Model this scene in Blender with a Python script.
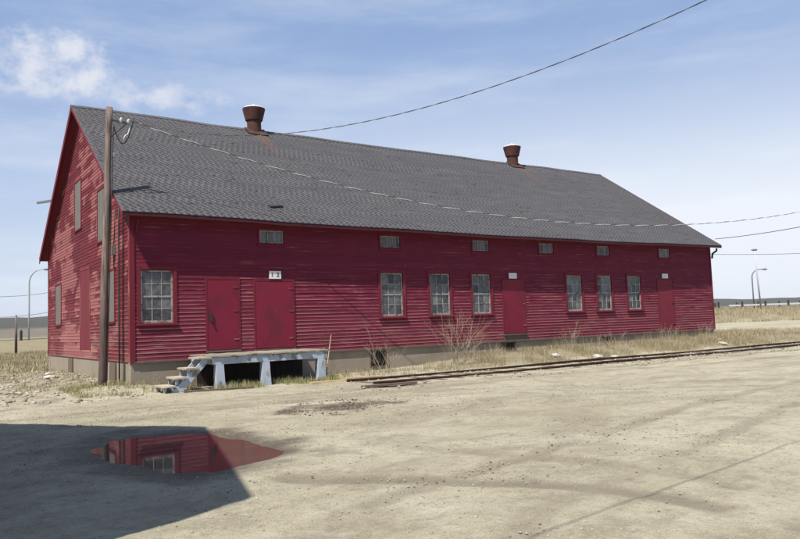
import bpy, math, random
import numpy as np
from mathutils import Vector, Matrix

random.seed(7)
rng = np.random.default_rng(7)
scene = bpy.context.scene
for o in list(bpy.data.objects):
    bpy.data.objects.remove(o)

# ------------------------------------------------------------------ camera
CAM = np.array([-5.435, -21.539, 0.84])
YAW, PITCH, ROLL = -0.604, 0.0742, 0.0352
FPX = 725.18


def rotm(a, b, c):
    ca, sa, cb, sb, cc, sc = math.cos(a), math.sin(a), math.cos(b), math.sin(b), math.cos(c), math.sin(c)
    Rz = np.array([[ca, -sa, 0], [sa, ca, 0], [0, 0, 1]])
    Rx = np.array([[1, 0, 0], [0, cb, -sb], [0, sb, cb]])
    Ry = np.array([[cc, 0, sc], [0, 1, 0], [-sc, 0, cc]])
    return Rz @ Rx @ Ry


RC = rotm(YAW, PITCH, ROLL)
cam_data = bpy.data.cameras.new('camera')
cam = bpy.data.objects.new('camera', cam_data)
scene.collection.objects.link(cam)
cam.matrix_world = Matrix(((RC[0, 0], RC[0, 2], -RC[0, 1], CAM[0]),
                           (RC[1, 0], RC[1, 2], -RC[1, 1], CAM[1]),
                           (RC[2, 0], RC[2, 2], -RC[2, 1], CAM[2]), (0, 0, 0, 1)))
cam_data.sensor_width = 36
cam_data.lens = 36 * FPX / 800
cam_data.clip_start = 0.05
cam_data.clip_end = 20000
scene.camera = cam

# ------------------------------------------------------------------ sky, sun, exposure
SUN_EL = math.radians(57.5)
SUN_AZ = math.radians(65.5)          # from the facade normal (-Y) towards the gable side (-X)
SUN = Vector((-math.cos(SUN_EL) * math.sin(SUN_AZ), -math.cos(SUN_EL) * math.cos(SUN_AZ), math.sin(SUN_EL)))
world = bpy.data.worlds.new('World')
scene.world = world
world.use_nodes = True
SKY_STRENGTH = 0.062


def build_world():
    nt = world.node_tree
    N, Lk = nt.nodes, nt.links
    N.clear()
    out = N.new('ShaderNodeOutputWorld')
    bg = N.new('ShaderNodeBackground')
    bg.inputs['Strength'].default_value = SKY_STRENGTH
    sky = N.new('ShaderNodeTexSky')
    sky.sky_type = 'NISHITA'
    sky.sun_disc = False
    sky.sun_elevation = SUN_EL
    sky.sun_rotation = math.atan2(SUN.x, SUN.y)
    sky.air_density = 1.0
    sky.dust_density = 0.6
    sky.ozone_density = 2.2
    tc = N.new('ShaderNodeTexCoord')
    D = tc.outputs['Generated']

    def math_(op, a, b=None, clamp=False):
        n = N.new('ShaderNodeMath'); n.operation = op; n.use_clamp = clamp
        for i, v in enumerate((a, b)):
            if v is None: continue
            if isinstance(v, (int, float)): n.inputs[i].default_value = v
            else: Lk.new(v, n.inputs[i])
        return n.outputs[0]

    def dot(vec):
        n = N.new('ShaderNodeVectorMath'); n.operation = 'DOT_PRODUCT'
        Lk.new(D, n.inputs[0]); n.inputs[1].default_value = vec
        return n.outputs['Value']

    def noise(scale, detail, vec_scale=(1, 1, 1), rough=0.55, w=0.0):
        m = N.new('ShaderNodeMapping'); m.inputs['Scale'].default_value = vec_scale
        m.inputs['Location'].default_value = (w, w * .7, w * .3)
        Lk.new(D, m.inputs['Vector'])
        n = N.new('ShaderNodeTexNoise'); n.inputs['Scale'].default_value = scale
        n.inputs['Detail'].default_value = detail; n.inputs['Roughness'].default_value = rough
        Lk.new(m.outputs[0], n.inputs['Vector'])
        return n.outputs['Fac']

    def smooth(v, a, b):
        n = N.new('ShaderNodeMapRange'); n.interpolation_type = 'SMOOTHSTEP'
        n.inputs['From Min'].default_value = a; n.inputs['From Max'].default_value = b
        Lk.new(v, n.inputs['Value'])
        return n.outputs[0]

    sep = N.new('ShaderNodeSeparateXYZ'); Lk.new(D, sep.inputs[0])
    # cumulus puffs: (direction, half width, half height, weight)
    fine = noise(19, 9, (1, 1, 1.25), .6, 3.1)
    total = None
    for (dx, dy, dz), sa, sb, wgt in (((0.140, 0.936, 0.322), .062, .034, 1.0), ((0.165, .928, .336), .034, .026, 1.0),
                                      ((0.255, .917, .298), .070, .016, .78), ((-0.45, .85, .33), .12, .05, 1.0),
                                      ((0.95, -.2, .30), .16, .05, .9), ((-.7, -.6, .42), .15, .07, .9)):
        c = Vector((dx, dy, dz)).normalized()
        r = c.cross(Vector((0, 0, 1))).normalized()
        u = r.cross(c).normalized()
        a = math_('DIVIDE', dot(r), sa); b = math_('DIVIDE', dot(u), sb)
        rr = math_('SQRT', math_('ADD', math_('MULTIPLY', a, a), math_('MULTIPLY', b, b)))
        front = smooth(dot(c), .5, .7)
        v = math_('SUBTRACT', 1.5, rr)
        v = math_('ADD', v, math_('MULTIPLY', math_('SUBTRACT', fine, .5), 4.6))
        v = math_('MULTIPLY', smooth(v, .1, 1.5), wgt)
        v = math_('MULTIPLY', v, front)
        total = v if total is None else math_('MAXIMUM', total, v)
    # thin high veil everywhere, whiter low down and where the cirrus thickens
    cir = noise(2.3, 7, (1.0, .8, 5.5), .62, 1.7)
    mix0 = N.new('ShaderNodeMix'); mix0.data_type = 'RGBA'
    mix0.inputs['Factor'].default_value = .56
    Lk.new(sky.outputs[0], mix0.inputs[6]); mix0.inputs[7].default_value = (3.3, 5.2, 9.4, 1)
    low = math_('SUBTRACT', 1.0, smooth(sep.outputs['Z'], -.02, .42))
    veil = math_('ADD', math_('MULTIPLY', smooth(cir, .42, .78), .28), .06)
    veil = math_('ADD', veil, math_('MULTIPLY', low, .50))
    east = smooth(dot((.85, .5, 0)), .55, .98)
    veil = math_('ADD', veil, math_('MULTIPLY', math_('MULTIPLY', east, low), .75), True)
    mix1 = N.new('ShaderNodeMix'); mix1.data_type = 'RGBA'
    Lk.new(veil, mix1.inputs['Factor']); Lk.new(mix0.outputs[2], mix1.inputs[6])
    mix1.inputs[7].default_value = (9.2, 9.7, 10.5, 1)
    mix2 = N.new('ShaderNodeMix'); mix2.data_type = 'RGBA'
    Lk.new(math_('MULTIPLY', total, .82), mix2.inputs['Factor']); Lk.new(mix1.outputs[2], mix2.inputs[6])
    mix2.inputs[7].default_value = (8.8, 8.9, 9.5, 1)
    Lk.new(mix2.outputs[2], bg.inputs['Color'])
    Lk.new(bg.outputs[0], out.inputs[0])


build_world()
sun_d = bpy.data.lights.new('sun', 'SUN')
sun_d.energy = 5.0
sun_d.angle = math.radians(0.53)
sun_d.color = (1.0, 0.95, 0.86)
sun_o = bpy.data.objects.new('sun', sun_d)
scene.collection.objects.link(sun_o)
sun_o.rotation_euler = SUN.to_track_quat('Z', 'Y').to_euler()
sun_o.location = (-20, -20, 40)

scene.view_settings.view_transform = 'Standard'
scene.view_settings.look = 'None'
scene.view_settings.exposure = 0.62
scene.view_settings.gamma = 1.0
scene.view_settings.use_curve_mapping = False

# ------------------------------------------------------------------ helpers
COL = scene.collection


def tag(o, label=None, cat=None, group=None, kind=None):
    if label: o['label'] = label
    if cat: o['category'] = cat
    if group: o['group'] = group
    if kind: o['kind'] = kind
    return o


def wloc(o):
    v = Vector((0, 0, 0))
    while o is not None:
        v += o.location
        o = o.parent
    return v


def empty(name, loc):
    o = bpy.data.objects.new(name, None)
    COL.objects.link(o)
    o.location = loc
    o.empty_display_size = .2
    return o


class MB:
    def __init__(s):
        s.v = []; s.f = []

    def quadv(s, pts):
        n = len(s.v); s.v += [tuple(p) for p in pts]; s.f.append(tuple(range(n, n + len(pts)))); return s

    def hexa(s, p):
        # p: 8 points, 0-3 bottom loop (ccw from above), 4-7 top loop
        n = len(s.v); s.v += [tuple(q) for q in p]
        for f in ((3, 2, 1, 0), (4, 5, 6, 7), (0, 1, 5, 4), (1, 2, 6, 5), (2, 3, 7, 6), (3, 0, 4, 7)):
            s.f.append(tuple(n + i for i in f))
        return s

    def box(s, x0, x1, y0, y1, z0, z1):
        return s.hexa([(x0, y0, z0), (x1, y0, z0), (x1, y1, z0), (x0, y1, z0),
                       (x0, y0, z1), (x1, y0, z1), (x1, y1, z1), (x0, y1, z1)])

    def beam(s, a, b, w, h, up=(0, 0, 1)):
        a, b = Vector(a), Vector(b)
        d = (b - a).normalized(); u = Vector(up)
        r = d.cross(u).normalized(); u = r.cross(d).normalized()
        p = []
        for c in (a, b):
            for sx, sz in ((-1, -1), (1, -1), (1, 1), (-1, 1)):
                p.append(c + r * sx * w / 2 + u * sz * h / 2)
        n = len(s.v); s.v += [tuple(q) for q in p]
        for f in ((0, 1, 2, 3), (7, 6, 5, 4), (0, 4, 5, 1), (1, 5, 6, 2), (2, 6, 7, 3), (3, 7, 4, 0)):
            s.f.append(tuple(n + i for i in f))
        return s

    def tube(s, path, rad, n=8, cap=True):
        path = [Vector(p) for p in path]
        if isinstance(rad, (int, float)): rad = [rad] * len(path)
        base = len(s.v); prev = None
        for i, p in enumerate(path):
            d = (path[min(i + 1, len(path) - 1)] - path[max(i - 1, 0)]).normalized()
            if prev is None:
                a = d.orthogonal().normalized()
            else:
                a = (prev - d * prev.dot(d))
                a = a.normalized() if a.length > 1e-6 else d.orthogonal().normalized()
            prev = a; b = d.cross(a)
            for k in range(n):
                t = 2 * math.pi * k / n
                s.v.append(tuple(p + (a * math.cos(t) + b * math.sin(t)) * rad[i]))
        for i in range(len(path) - 1):
            for k in range(n):
                k2 = (k + 1) % n
                s.f.append((base + i * n + k, base + i * n + k2, base + (i + 1) * n + k2, base + (i + 1) * n + k))
        if cap:
            s.f.append(tuple(base + k for k in reversed(range(n))))
            s.f.append(tuple(base + (len(path) - 1) * n + k for k in range(n)))
        return s

    def lathe(s, c, prof, n=20):
        base = len(s.v)
        for r, z in prof:
            for k in range(n):
                t = 2 * math.pi * k / n
                s.v.append((c[0] + r * math.cos(t), c[1] + r * math.sin(t), c[2] + z))
        for i in range(len(prof) - 1):
            for k in range(n):
                k2 = (k + 1) % n
                s.f.append((base + i * n + k, base + i * n + k2, base + (i + 1) * n + k2, base + (i + 1) * n + k))
        s.f.append(tuple(base + k for k in reversed(range(n))))
        s.f.append(tuple(base + (len(prof) - 1) * n + k for k in range(n)))
        return s

    def build(s, name, mat, parent=None, loc=None, smooth=False):
        """verts are world coordinates; loc moves the origin there without moving the shape"""
        o = bpy.data.objects.new(name, bpy.data.meshes.new(name))
        COL.objects.link(o)
        pw = wloc(parent) if parent else Vector((0, 0, 0))
        org = Vector(loc) if loc is not None else pw.copy()
        o.parent = parent
        o.location = org - pw
        o.data.from_pydata([(x - org.x, y - org.y, z - org.z) for x, y, z in s.v], [], s.f)
        if smooth: o.data.polygons.foreach_set('use_smooth', [True] * len(s.f))
        o.data.materials.append(M[mat])
        o.data.update()
        return o


def np_mesh(name, verts, faces, mat, parent=None, cols=None, smooth=False):
    """verts (n,3), faces (m,k) arrays"""
    me = bpy.data.meshes.new(name)
    verts = np.asarray(verts, np.float32); faces = np.asarray(faces, np.int32)
    if parent is not None: verts = verts - np.array(wloc(parent), np.float32)
    k = faces.shape[1]
    me.vertices.add(len(verts)); me.vertices.foreach_set('co', verts.ravel())
    me.loops.add(faces.size); me.loops.foreach_set('vertex_index', faces.ravel())
    me.polygons.add(len(faces)); me.polygons.foreach_set('loop_start', np.arange(0, faces.size, k, dtype=np.int32))
    me.update(calc_edges=True)
    if smooth: me.polygons.foreach_set('use_smooth', np.ones(len(faces), bool))
    if cols is not None:
        at = me.color_attributes.new('tint', 'FLOAT_COLOR', 'POINT')
        at.data.foreach_set('color', np.asarray(cols, np.float32).ravel())
    me.materials.append(M[mat])
    o = bpy.data.objects.new(name, me); COL.objects.link(o); o.parent = parent
    return o


def copy_tree(o, parent=None):
    c = o.copy(); COL.objects.link(c); c.parent = parent
    for ch in o.children:
        copy_tree(ch, c)
    return c


# ------------------------------------------------------------------ materials
M = {}


class NT:
    def __init__(s, name):
        s.m = bpy.data.materials.new(name); s.m.use_nodes = True
        s.t = s.m.node_tree; s.t.nodes.clear()
        s.out = s.t.nodes.new('ShaderNodeOutputMaterial')
        s.b = s.t.nodes.new('ShaderNodeBsdfPrincipled')
        s.t.links.new(s.b.outputs[0], s.out.inputs[0])
        M[name] = s.m
        s._pos = None

    def n(s, typ, **kw):
        x = s.t.nodes.new(typ)
        for k, v in kw.items(): setattr(x, k, v)
        return x

    def link(s, a, b): s.t.links.new(a, b)

    def set(s, inp, v):
        if isinstance(v, (int, float)): inp.default_value = v
        elif isinstance(v, tuple): inp.default_value = v if len(v) == len(inp.default_value) else v + (1,)
        else: s.link(v, inp)

    def pos(s):
        if s._pos is None: s._pos = s.n('ShaderNodeNewGeometry').outputs['Position']
        return s._pos

    def noise(s, scale, detail=4, vs=(1, 1, 1), rough=.55, off=0., coord=None):
        m = s.n('ShaderNodeMapping'); m.inputs['Scale'].default_value = vs
        m.inputs['Location'].default_value = (off, off * 1.3, off * .7)
        s.link(coord or s.pos(), m.inputs['Vector'])
        x = s.n('ShaderNodeTexNoise'); x.inputs['Scale'].default_value = scale
        x.inputs['Detail'].default_value = detail; x.inputs['Roughness'].default_value = rough
        s.link(m.outputs[0], x.inputs['Vector'])
        return x.outputs['Fac']

    def math(s, op, a, b=0., clamp=False):
        x = s.n('ShaderNodeMath', operation=op, use_clamp=clamp)
        s.set(x.inputs[0], a); s.set(x.inputs[1], b)
        return x.outputs[0]

    def ss(s, v, a, b, lo=0., hi=1.):
        x = s.n('ShaderNodeMapRange', interpolation_type='SMOOTHSTEP')
        x.inputs['From Min'].default_value = a; x.inputs['From Max'].default_value = b
        x.inputs['To Min'].default_value = lo; x.inputs['To Max'].default_value = hi
        s.link(v, x.inputs['Value'])
        return x.outputs[0]

    def mix(s, f, a, b, mode='MIX'):
        x = s.n('ShaderNodeMix', data_type='RGBA', blend_type=mode)
        s.set(x.inputs['Factor'], f); s.set(x.inputs[6], a); s.set(x.inputs[7], b)
        return x.outputs[2]

    def bump(s, h, strength=.3, dist=.02):
        x = s.n('ShaderNodeBump'); x.inputs['Strength'].default_value = strength
        x.inputs['Distance'].default_value = dist
        s.link(h, x.inputs['Height']); s.link(x.outputs[0], s.b.inputs['Normal'])

    def rnd(s): return s.n('ShaderNodeObjectInfo').outputs['Random']

    def done(s, col, rough=.8, spec=.3, metal=0.):
        s.set(s.b.inputs['Base Color'], col)
        s.set(s.b.inputs['Roughness'], rough)
        s.b.inputs['Specular IOR Level'].default_value = spec
        s.b.inputs['Metallic'].default_value = metal


HAZE = 0.00009
EXPO = 0.115    # clapboard exposure


def red_siding(name, base, dark, faded, fade_lo, wood_amt, face_noise, edge_amt):
    s = NT(name)
    sep = s.n('ShaderNodeSeparateXYZ'); s.link(s.pos(), sep.inputs[0])
    row = s.math('FLOOR', s.math('DIVIDE', s.math('ADD', sep.outputs['Z'], .004), EXPO))
    wn = s.n('ShaderNodeTexWhiteNoise', noise_dimensions='1D'); s.link(row, wn.inputs['W'])
    rowr = wn.outputs['Value']
    comb = s.n('ShaderNodeCombineXYZ')
    s.link(s.math('ADD', sep.outputs['X'], s.math('MULTIPLY', rowr, .35)), comb.inputs[0])
    s.link(s.math('ADD', sep.outputs['Y'], s.math('MULTIPLY', rowr, .35)), comb.inputs[1])
    s.link(s.math('MULTIPLY', row, EXPO), comb.inputs[2])
    big = s.noise(.55, 3, face_noise, .6, 2.3, comb.outputs[0])
    mid = s.noise(1.7, 4, face_noise, .65, 7.1, comb.outputs[0])
    f = s.math('ADD', s.math('MULTIPLY', big, .65), s.math('MULTIPLY', mid, .35))
    f = s.math('ADD', f, s.math('MULTIPLY', s.math('SUBTRACT', rowr, .5), .07))
    fade = s.ss(f, fade_lo, fade_lo + .035)
    c = s.mix(s.ss(mid, .35, .65), base, dark)
    c = s.mix(s.math('MULTIPLY', fade, .62), c, faded)
    # bare weathered wood, mostly along lower edges of the boards, short runs
    wear = s.noise(3.0, 6, (.6, .6, 22), .75, 4.4)
    wear2 = s.noise(.7, 2, (1, 1, 3.), .5, 9.4)
    lowz = s.ss(sep.outputs['Z'], 0.2, 2.4, .10, 0.0)
    w = s.math('ADD', s.math('ADD', s.math('MULTIPLY', wear, .6), s.math('MULTIPLY', wear2, .4)), lowz)
    w = s.ss(w, .62 - wood_amt, .70 - wood_amt)
    c = s.mix(s.math('MULTIPLY', w, .34), c, (.34, .22, .19))
    # worn paint plus painted-in sun catch on the exposed lower edge of each board, most where the eave does not shelter it
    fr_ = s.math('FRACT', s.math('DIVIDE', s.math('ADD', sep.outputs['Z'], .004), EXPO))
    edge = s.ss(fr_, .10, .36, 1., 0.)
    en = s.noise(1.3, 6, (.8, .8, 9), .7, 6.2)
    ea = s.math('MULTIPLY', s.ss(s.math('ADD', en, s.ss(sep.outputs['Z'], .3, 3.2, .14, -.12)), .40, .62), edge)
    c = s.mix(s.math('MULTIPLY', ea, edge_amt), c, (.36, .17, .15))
    grain = s.noise(9, 5, (.5, .5, 16), .6)
    c = s.mix(.35, c, s.mix(grain, (.55, .55, .55), (1.35, 1.35, 1.35)), 'MULTIPLY')
    tone = s.math('ADD', .86, s.math('MULTIPLY', rowr, .28))
    tv = s.n('ShaderNodeCombineColor'); [s.link(tone, tv.inputs[i]) for i in range(3)]
    c = s.mix(1., c, tv.outputs[0], 'MULTIPLY')
    s.done(c, .78, .25)
    s.bump(grain, .25, .006)


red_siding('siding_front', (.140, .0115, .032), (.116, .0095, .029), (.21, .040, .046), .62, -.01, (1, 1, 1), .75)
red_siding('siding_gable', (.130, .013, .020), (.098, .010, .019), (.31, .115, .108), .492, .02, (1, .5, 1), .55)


def simple(name, col, var=.25, scale=6, vs=(1, 1, 1), rough=.8, spec=.25, metal=0., bump=.2, dist=.01, col2=None, lo=.4, hi=.65, rnd=0.):
    s = NT(name)
    col = tuple(x * .82 for x in col)
    if col2: col2 = tuple(x * .82 for x in col2)
    n1 = s.noise(scale, 5, vs, .6)
    n2 = s.noise(scale * 5, 4, vs, .6, 3.)
    c = s.mix(n1, tuple(x * (1 - var) for x in col), tuple(min(1, x * (1 + var)) for x in col))
    if col2: c = s.mix(s.ss(s.noise(scale * .6, 6, vs, .65, 11.), lo, hi), c, col2)
    if rnd:
        t = s.math('ADD', 1 - rnd, s.math('MULTIPLY', s.rnd(), 2 * rnd))
        tv = s.n('ShaderNodeCombineColor'); [s.link(t, tv.inputs[i]) for i in range(3)]
        c = s.mix(1., c, tv.outputs[0], 'MULTIPLY')
    s.done(c, rough, spec, metal)
    s.bump(n2, bump, dist)
    return s


simple('red_trim', (.165, .016, .030), .3, 3, (1, 1, .4), col2=(.22, .05, .055), lo=.60, hi=.70)
simple('red_corner', (.19, .03, .04), .3, 3, (1, 1, .4), col2=(.30, .12, .12), lo=.48, hi=.6)
simple('red_door', (.205, .013, .038), .2, 2.2, (1, 1, .6), rough=.62, bump=.15, col2=(.14, .016, .028), lo=.5, hi=.64, rnd=.06)
simple('pink_door', (.185, .022, .040), .16, 3, rough=.8)
simple('gable_door', (.17, .025, .036), .2, 3, (1, 1, 3))
simple('fascia_dark', (.060, .013, .020), .3, 3)
simple('sheathing', (.05, .04, .035))
simple('interior_floor', (.06, .05, .045))
simple('sash_paint', (.36, .35, .335), .35, 9, rough=.75, col2=(.15, .13, .12), lo=.48, hi=.62)
simple('grey_board', (.165, .148, .135), .3, 4, (1, 1, .3), col2=(.16, .145, .13), lo=.5, hi=.66)
simple('curtain', (.42, .42, .44), .25, 9, (6, 6, .5))
simple('weathered_wood', (.33, .29, .235), .35, 7, (1, 1, 1), col2=(.17, .145, .12), lo=.48, hi=.66, bump=.35, rnd=.16)
simple('tread_wood', (.42, .37, .29), .3, 8, bump=.3, rnd=.1)
simple('brown_board', (.15, .11, .085), .35, 5, (1, 1, .3), bump=.3)
simple('underdeck_shade', (.028, .020, .018), .4, 5, (1, 1, .3))  # near-black colour standing in for the shade under the platform
simple('blue_white_paint', (.42, .48, .56), .22, 5, (1, 1, .5), col2=(.24, .23, .22), lo=.53, hi=.62)
simple('fresh_wood', (.50, .38, .21), .3, 6, rnd=.15)
simple('black_rubber', (.02, .02, .022), .2)
simple('dark_iron', (.05, .045, .042), .3, 9, metal=.3, rough=.6)
simple('rail_rust', (.085, .040, .028), .4, 8, rough=.75, col2=(.055, .03, .024))
simple('rust', (.098, .040, .031), .4, 4, (1, 1, .6), col2=(.05, .028, .026), lo=.45, hi=.62, rough=.85)
simple('pale_cap', (.60, .57, .52), .2, 7, col2=(.35, .26, .2), lo=.58, hi=.7)
simple('white_sign', (.74, .74, .75), .06, 20, rough=.6, bump=.03)
simple('sign_ink', (.03, .03, .035), .1)
simple('white_glaze', (.50, .50, .49), .1, rough=.3, bump=.02)
simple('pale_cable', (.62, .60, .58), .2, rough=.6)
simple('worn_cable', (.16, .15, .15), .2, rough=.7)
simple('dark_cable', (.035, .03, .032), .2, rough=.7)
simple('galvanised', (.46, .48, .50), .12, 5, rough=.55, metal=.2)
simple('grey_steel', (.16, .17, .19), .15, 5, rough=.6)
simple('post_dark', (.045, .04, .04), .3)
simple('guard_white', (.62, .62, .60), .15)
simple('bark_pale', (.36, .28, .21), .3, 12, bump=.3)
simple('rock_pale', (.52, .49, .43), .25, 5, bump=.4, dist=.03)
simple('asphalt', (.10, .10, .105), .2, 3)
simple('corrugate', (.10, .09, .085), .2, 2, col2=(.16, .09, .06), lo=.55, hi=.7)
simple('dark_glass', (.02, .025, .03), .1, rough=.08, spec=.6, bump=.02)

# utility pole wood
s = NT('pole_wood')
g1 = s.noise(5, 6, (4, 4, .25), .65); g2 = s.noise(1.2, 3, (1, 1, .6), .5, 5)
c = s.mix(s.ss(g1, .3, .7), (.075, .052, .044), (.24, .19, .165))
sepp = s.n('ShaderNodeSeparateXYZ'); s.link(s.pos(), sepp.inputs[0])
c = s.mix(s.ss(s.math('ADD', sepp.outputs['Z'], s.math('MULTIPLY', g2, 2.)), 1.2, 4.2, .7, .0), c, (.050, .028, .028))
s.done(c, .85, .2); s.bump(g1, .5, .012)

# concrete foundation
s = NT('concrete')
n1 = s.noise(1.1, 6, (1, 1, 1.5), .6); n2 = s.noise(22, 4); n3 = s.noise(3, 5, (1, 1, .3), .6, 4)
c = s.mix(n1, (.20, .165, .125), (.31, .27, .21))
c = s.mix(s.ss(n3, .52, .72, 0, .55), c, (.20, .16, .125))
c = s.mix(s.math('MULTIPLY', n2, .35), c, (.25, .21, .17))
s.done(c, .9, .2); s.bump(s.math('ADD', n2, s.math('MULTIPLY', n1, 2.)), .35, .02)

# shingles: per-tab tint attribute
s = NT('shingle_grey')
at = s.n('ShaderNodeAttribute', attribute_name='tint')
big = s.noise(.35, 4, (1, 1, 1), .6); mid = s.noise(1.6, 5, (.5, 2.2, 2.2), .65, 2.); fn = s.noise(45, 3)
stk = s.noise(1.0, 5, (.25, 1.6, 1.6), .65, 8.)
c = s.mix(big, (.064, .061, .066), (.080, .077, .081))
c = s.mix(1., c, at.outputs['Color'], 'MULTIPLY')
c = s.mix(s.ss(mid, .46, .70, 0, .5), c, (.115, .11, .113))
c = s.mix(s.ss(stk, .52, .68, 0, .5), c, (.052, .05, .053))
c = s.mix(s.math('MULTIPLY', fn, .3), c, (.115, .11, .112))
sp = s.n('ShaderNodeSeparateXYZ'); s.link(s.pos(), sp.inputs[0])
# rust wash running down from the two ventilators (a stain in the roofing itself)
rust = None
for vx in (6.93, 21.95):
    dx = s.math('ABSOLUTE', s.math('SUBTRACT', s.math('ADD', sp.outputs['X'], s.math('MULTIPLY', s.math('SUBTRACT', mid, .5), .5)), vx + .05))
    r = s.math('MULTIPLY', s.ss(dx, .12, .42, 1., 0.), s.ss(sp.outputs['Z'], 7.2, 9.2, 0., 1.))
    rust = r if rust is None else s.math('MAXIMUM', rust, r)
c = s.mix(s.math('MULTIPLY', rust, .5), c, (.16, .085, .06))
s.done(c, .9, .2); s.bump(fn, .3, .006)

# dusty pane
s = NT('dusty_glass')
d1 = s.noise(7, 5, (1, 1, 1), .6); rr = s.rnd()
dust = s.math('ADD', s.math('MULTIPLY', d1, .5), s.math('MULTIPLY', rr, .42))
tr = s.n('ShaderNodeBsdfTransparent'); tr.inputs[0].default_value = (.75, .78, .8, 1)
gl = s.n('ShaderNodeBsdfGlossy'); gl.inputs['Roughness'].default_value = .06
df = s.n('ShaderNodeBsdfDiffuse')
s.link(s.mix(d1, (.11, .11, .12), (.27, .27, .27)), df.inputs[0])
fr = s.n('ShaderNodeFresnel'); fr.inputs[0].default_value = 1.5
m1 = s.n('ShaderNodeMixShader'); s.link(s.ss(dust, .2, .8, .10, .78), m1.inputs[0]); s.link(tr.outputs[0], m1.inputs[1]); s.link(df.outputs[0], m1.inputs[2])
m2 = s.n('ShaderNodeMixShader'); s.link(fr.outputs[0], m2.inputs[0]); s.link(m1.outputs[0], m2.inputs[1]); s.link(gl.outputs[0], m2.inputs[2])
s.link(m2.outputs[0], s.out.inputs[0])

# puddle water: muddy body under a clear surface
s = NT('puddle_water')
w1 = s.noise(1.1, 4)
s.done(s.mix(w1, (.060, .040, .032), (.095, .064, .050)), .035, .5)
s.b.inputs['IOR'].default_value = 1.33
s.bump(s.noise(4.5, 3), .06, .004)

# ground
s = NT('ground_gravel')
at = s.n('ShaderNodeAttribute', attribute_name='tint')
sc = s.n('ShaderNodeSeparateColor'); s.link(at.outputs['Color'], sc.inputs[0])
G, W_, T_ = sc.outputs[0], sc.outputs[1], sc.outputs[2]
m2 = s.noise(3.2, 6, (1, 1.2, 1), .72, 8); big = s.noise(.16, 5, (1, 1.6, 1), .6); mid = s.noise(.9, 6, (1, 1.3, 1), .65, 3); fn = s.noise(9, 6, (1, 1, 1), .7, 5); vf = s.noise(55, 4, (1, 1, 1), .7)
c = s.mix(s.ss(big, .3, .7), (.285, .254, .176), (.392, .358, .266))
c = s.mix(s.ss(mid, .45, .66, 0, .6), c, (.215, .187, .128))
c = s.mix(s.ss(m2, .50, .68, 0, .5), c, (.185, .16, .112)); c = s.mix(s.ss(m2, .46, .30, 0, .45), c, (.44, .41, .325))
c = s.mix(s.ss(fn, .5, .75, 0, .6), c, (.165, .138, .10))
c = s.mix(s.ss(fn, .48, .22, 0, .5), c, (.40, .365, .29))
c = s.mix(s.ss(vf, .54, .68, 0, .65), c, (.12, .098, .072))
c = s.mix(s.ss(vf, .44, .30, 0, .6), c, (.50, .465, .39))
c = s.mix(s.math('MULTIPLY', T_, .7), c, (.145, .118, .085))
dm = s.math('MULTIPLY', W_, s.ss(s.math('ADD', mid, fn), .75, 1.1, .75, 1.))
c = s.mix(dm, c, s.mix(fn, (.040, .028, .022), (.095, .068, .050)))
gr = s.mix(s.noise(1.3, 5), (.15, .12, .07), (.255, .22, .14))
gr = s.mix(s.ss(s.noise(.05, 5, (1, 1, 1), .6, 2), .45, .65, 0, .6), gr, (.22, .19, .12))
c = s.mix(G, c, gr)
s.done(c, s.ss(W_, .2, 1., .92, .55), .2)
s.bump(s.math('ADD', s.math('MULTIPLY', fn, 1.), s.math('MULTIPLY', vf, .6)), .8, .04)

s = NT('hill_cover')
sp = s.n('ShaderNodeSeparateXYZ'); s.link(s.pos(), sp.inputs[0])
hn = s.noise(.006, 6, (1, 1, 2), .65); hf = s.noise(.04, 5, (1, 1, 2), .65, 3)
wood = s.ss(s.math('ADD', sp.outputs['Z'], s.math('MULTIPLY', hn, 26.)), 19, 24)
c = s.mix(hf, (.095, .08, .06), (.17, .148, .115))
c = s.mix(wood, c, s.mix(hf, (.035, .040, .032), (.075, .07, .055)))
s.done(c, .95, .1)


def grass_mat(name, a, b, c3):
    s = NT(name)
    at = s.n('ShaderNodeAttribute', attribute_name='tint')
    sc = s.n('ShaderNodeSeparateColor'); s.link(at.outputs['Color'], sc.inputs[0])
    c = s.mix(sc.outputs[0], a, b); c = s.mix(s.ss(sc.outputs[1], .75, 1.), c, c3)
    s.done(c, .8, .15)


grass_mat('dry_grass', (.21, .165, .095), (.37, .32, .21), (.15, .145, .07))
grass_mat('weed_green', (.20, .185, .085), (.34, .30, .17), (.13, .17, .05))
grass_mat('wet_stones', (.12, .085, .065), (.22, .17, .13), (.07, .05, .04))
grass_mat('stones', (.20, .178, .13), (.36, .33, .26), (.13, .11, .085))

# ------------------------------------------------------------------ ground
GZ = -0.8
L, W = 28.80, 14.01
PUD = np.array([(-3.16, -10.25), (-2.75, -9.62), (-2.34, -9.50), (-1.91, -9.68), (-1.32, -10.05), (-1.18, -11.37), (-1.10, -12.55),
                (-1.72, -12.95), (-2.42, -13.30), (-2.88, -12.80), (-3.05, -12.2), (-3.2, -11.3)])
WET = np.array([(.68, -8.84), (1.67, -7.84), (2.45, -7.85), (3.24, -8.77), (2.25, -9.45), (1.17, -9.7)])


def vnoise(x, y, seed=0):
    xi = np.floor(x).astype(np.int64); yi = np.floor(y).astype(np.int64)
    xf = x - xi; yf = y - yi
    u = xf * xf * (3 - 2 * xf); v = yf * yf * (3 - 2 * yf)

    def h(a, b):
        n = (a * 374761393 + b * 668265263 + seed * 974634777) & 0x7fffffff
        n = ((n ^ (n >> 13)) * 1274126177) & 0x7fffffff
        return ((n ^ (n >> 16)) & 0xffff) / 65535.
    return (h(xi, yi) * (1 - u) + h(xi + 1, yi) * u) * (1 - v) + (h(xi, yi + 1) * (1 - u) + h(xi + 1, yi + 1) * u) * v


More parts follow.
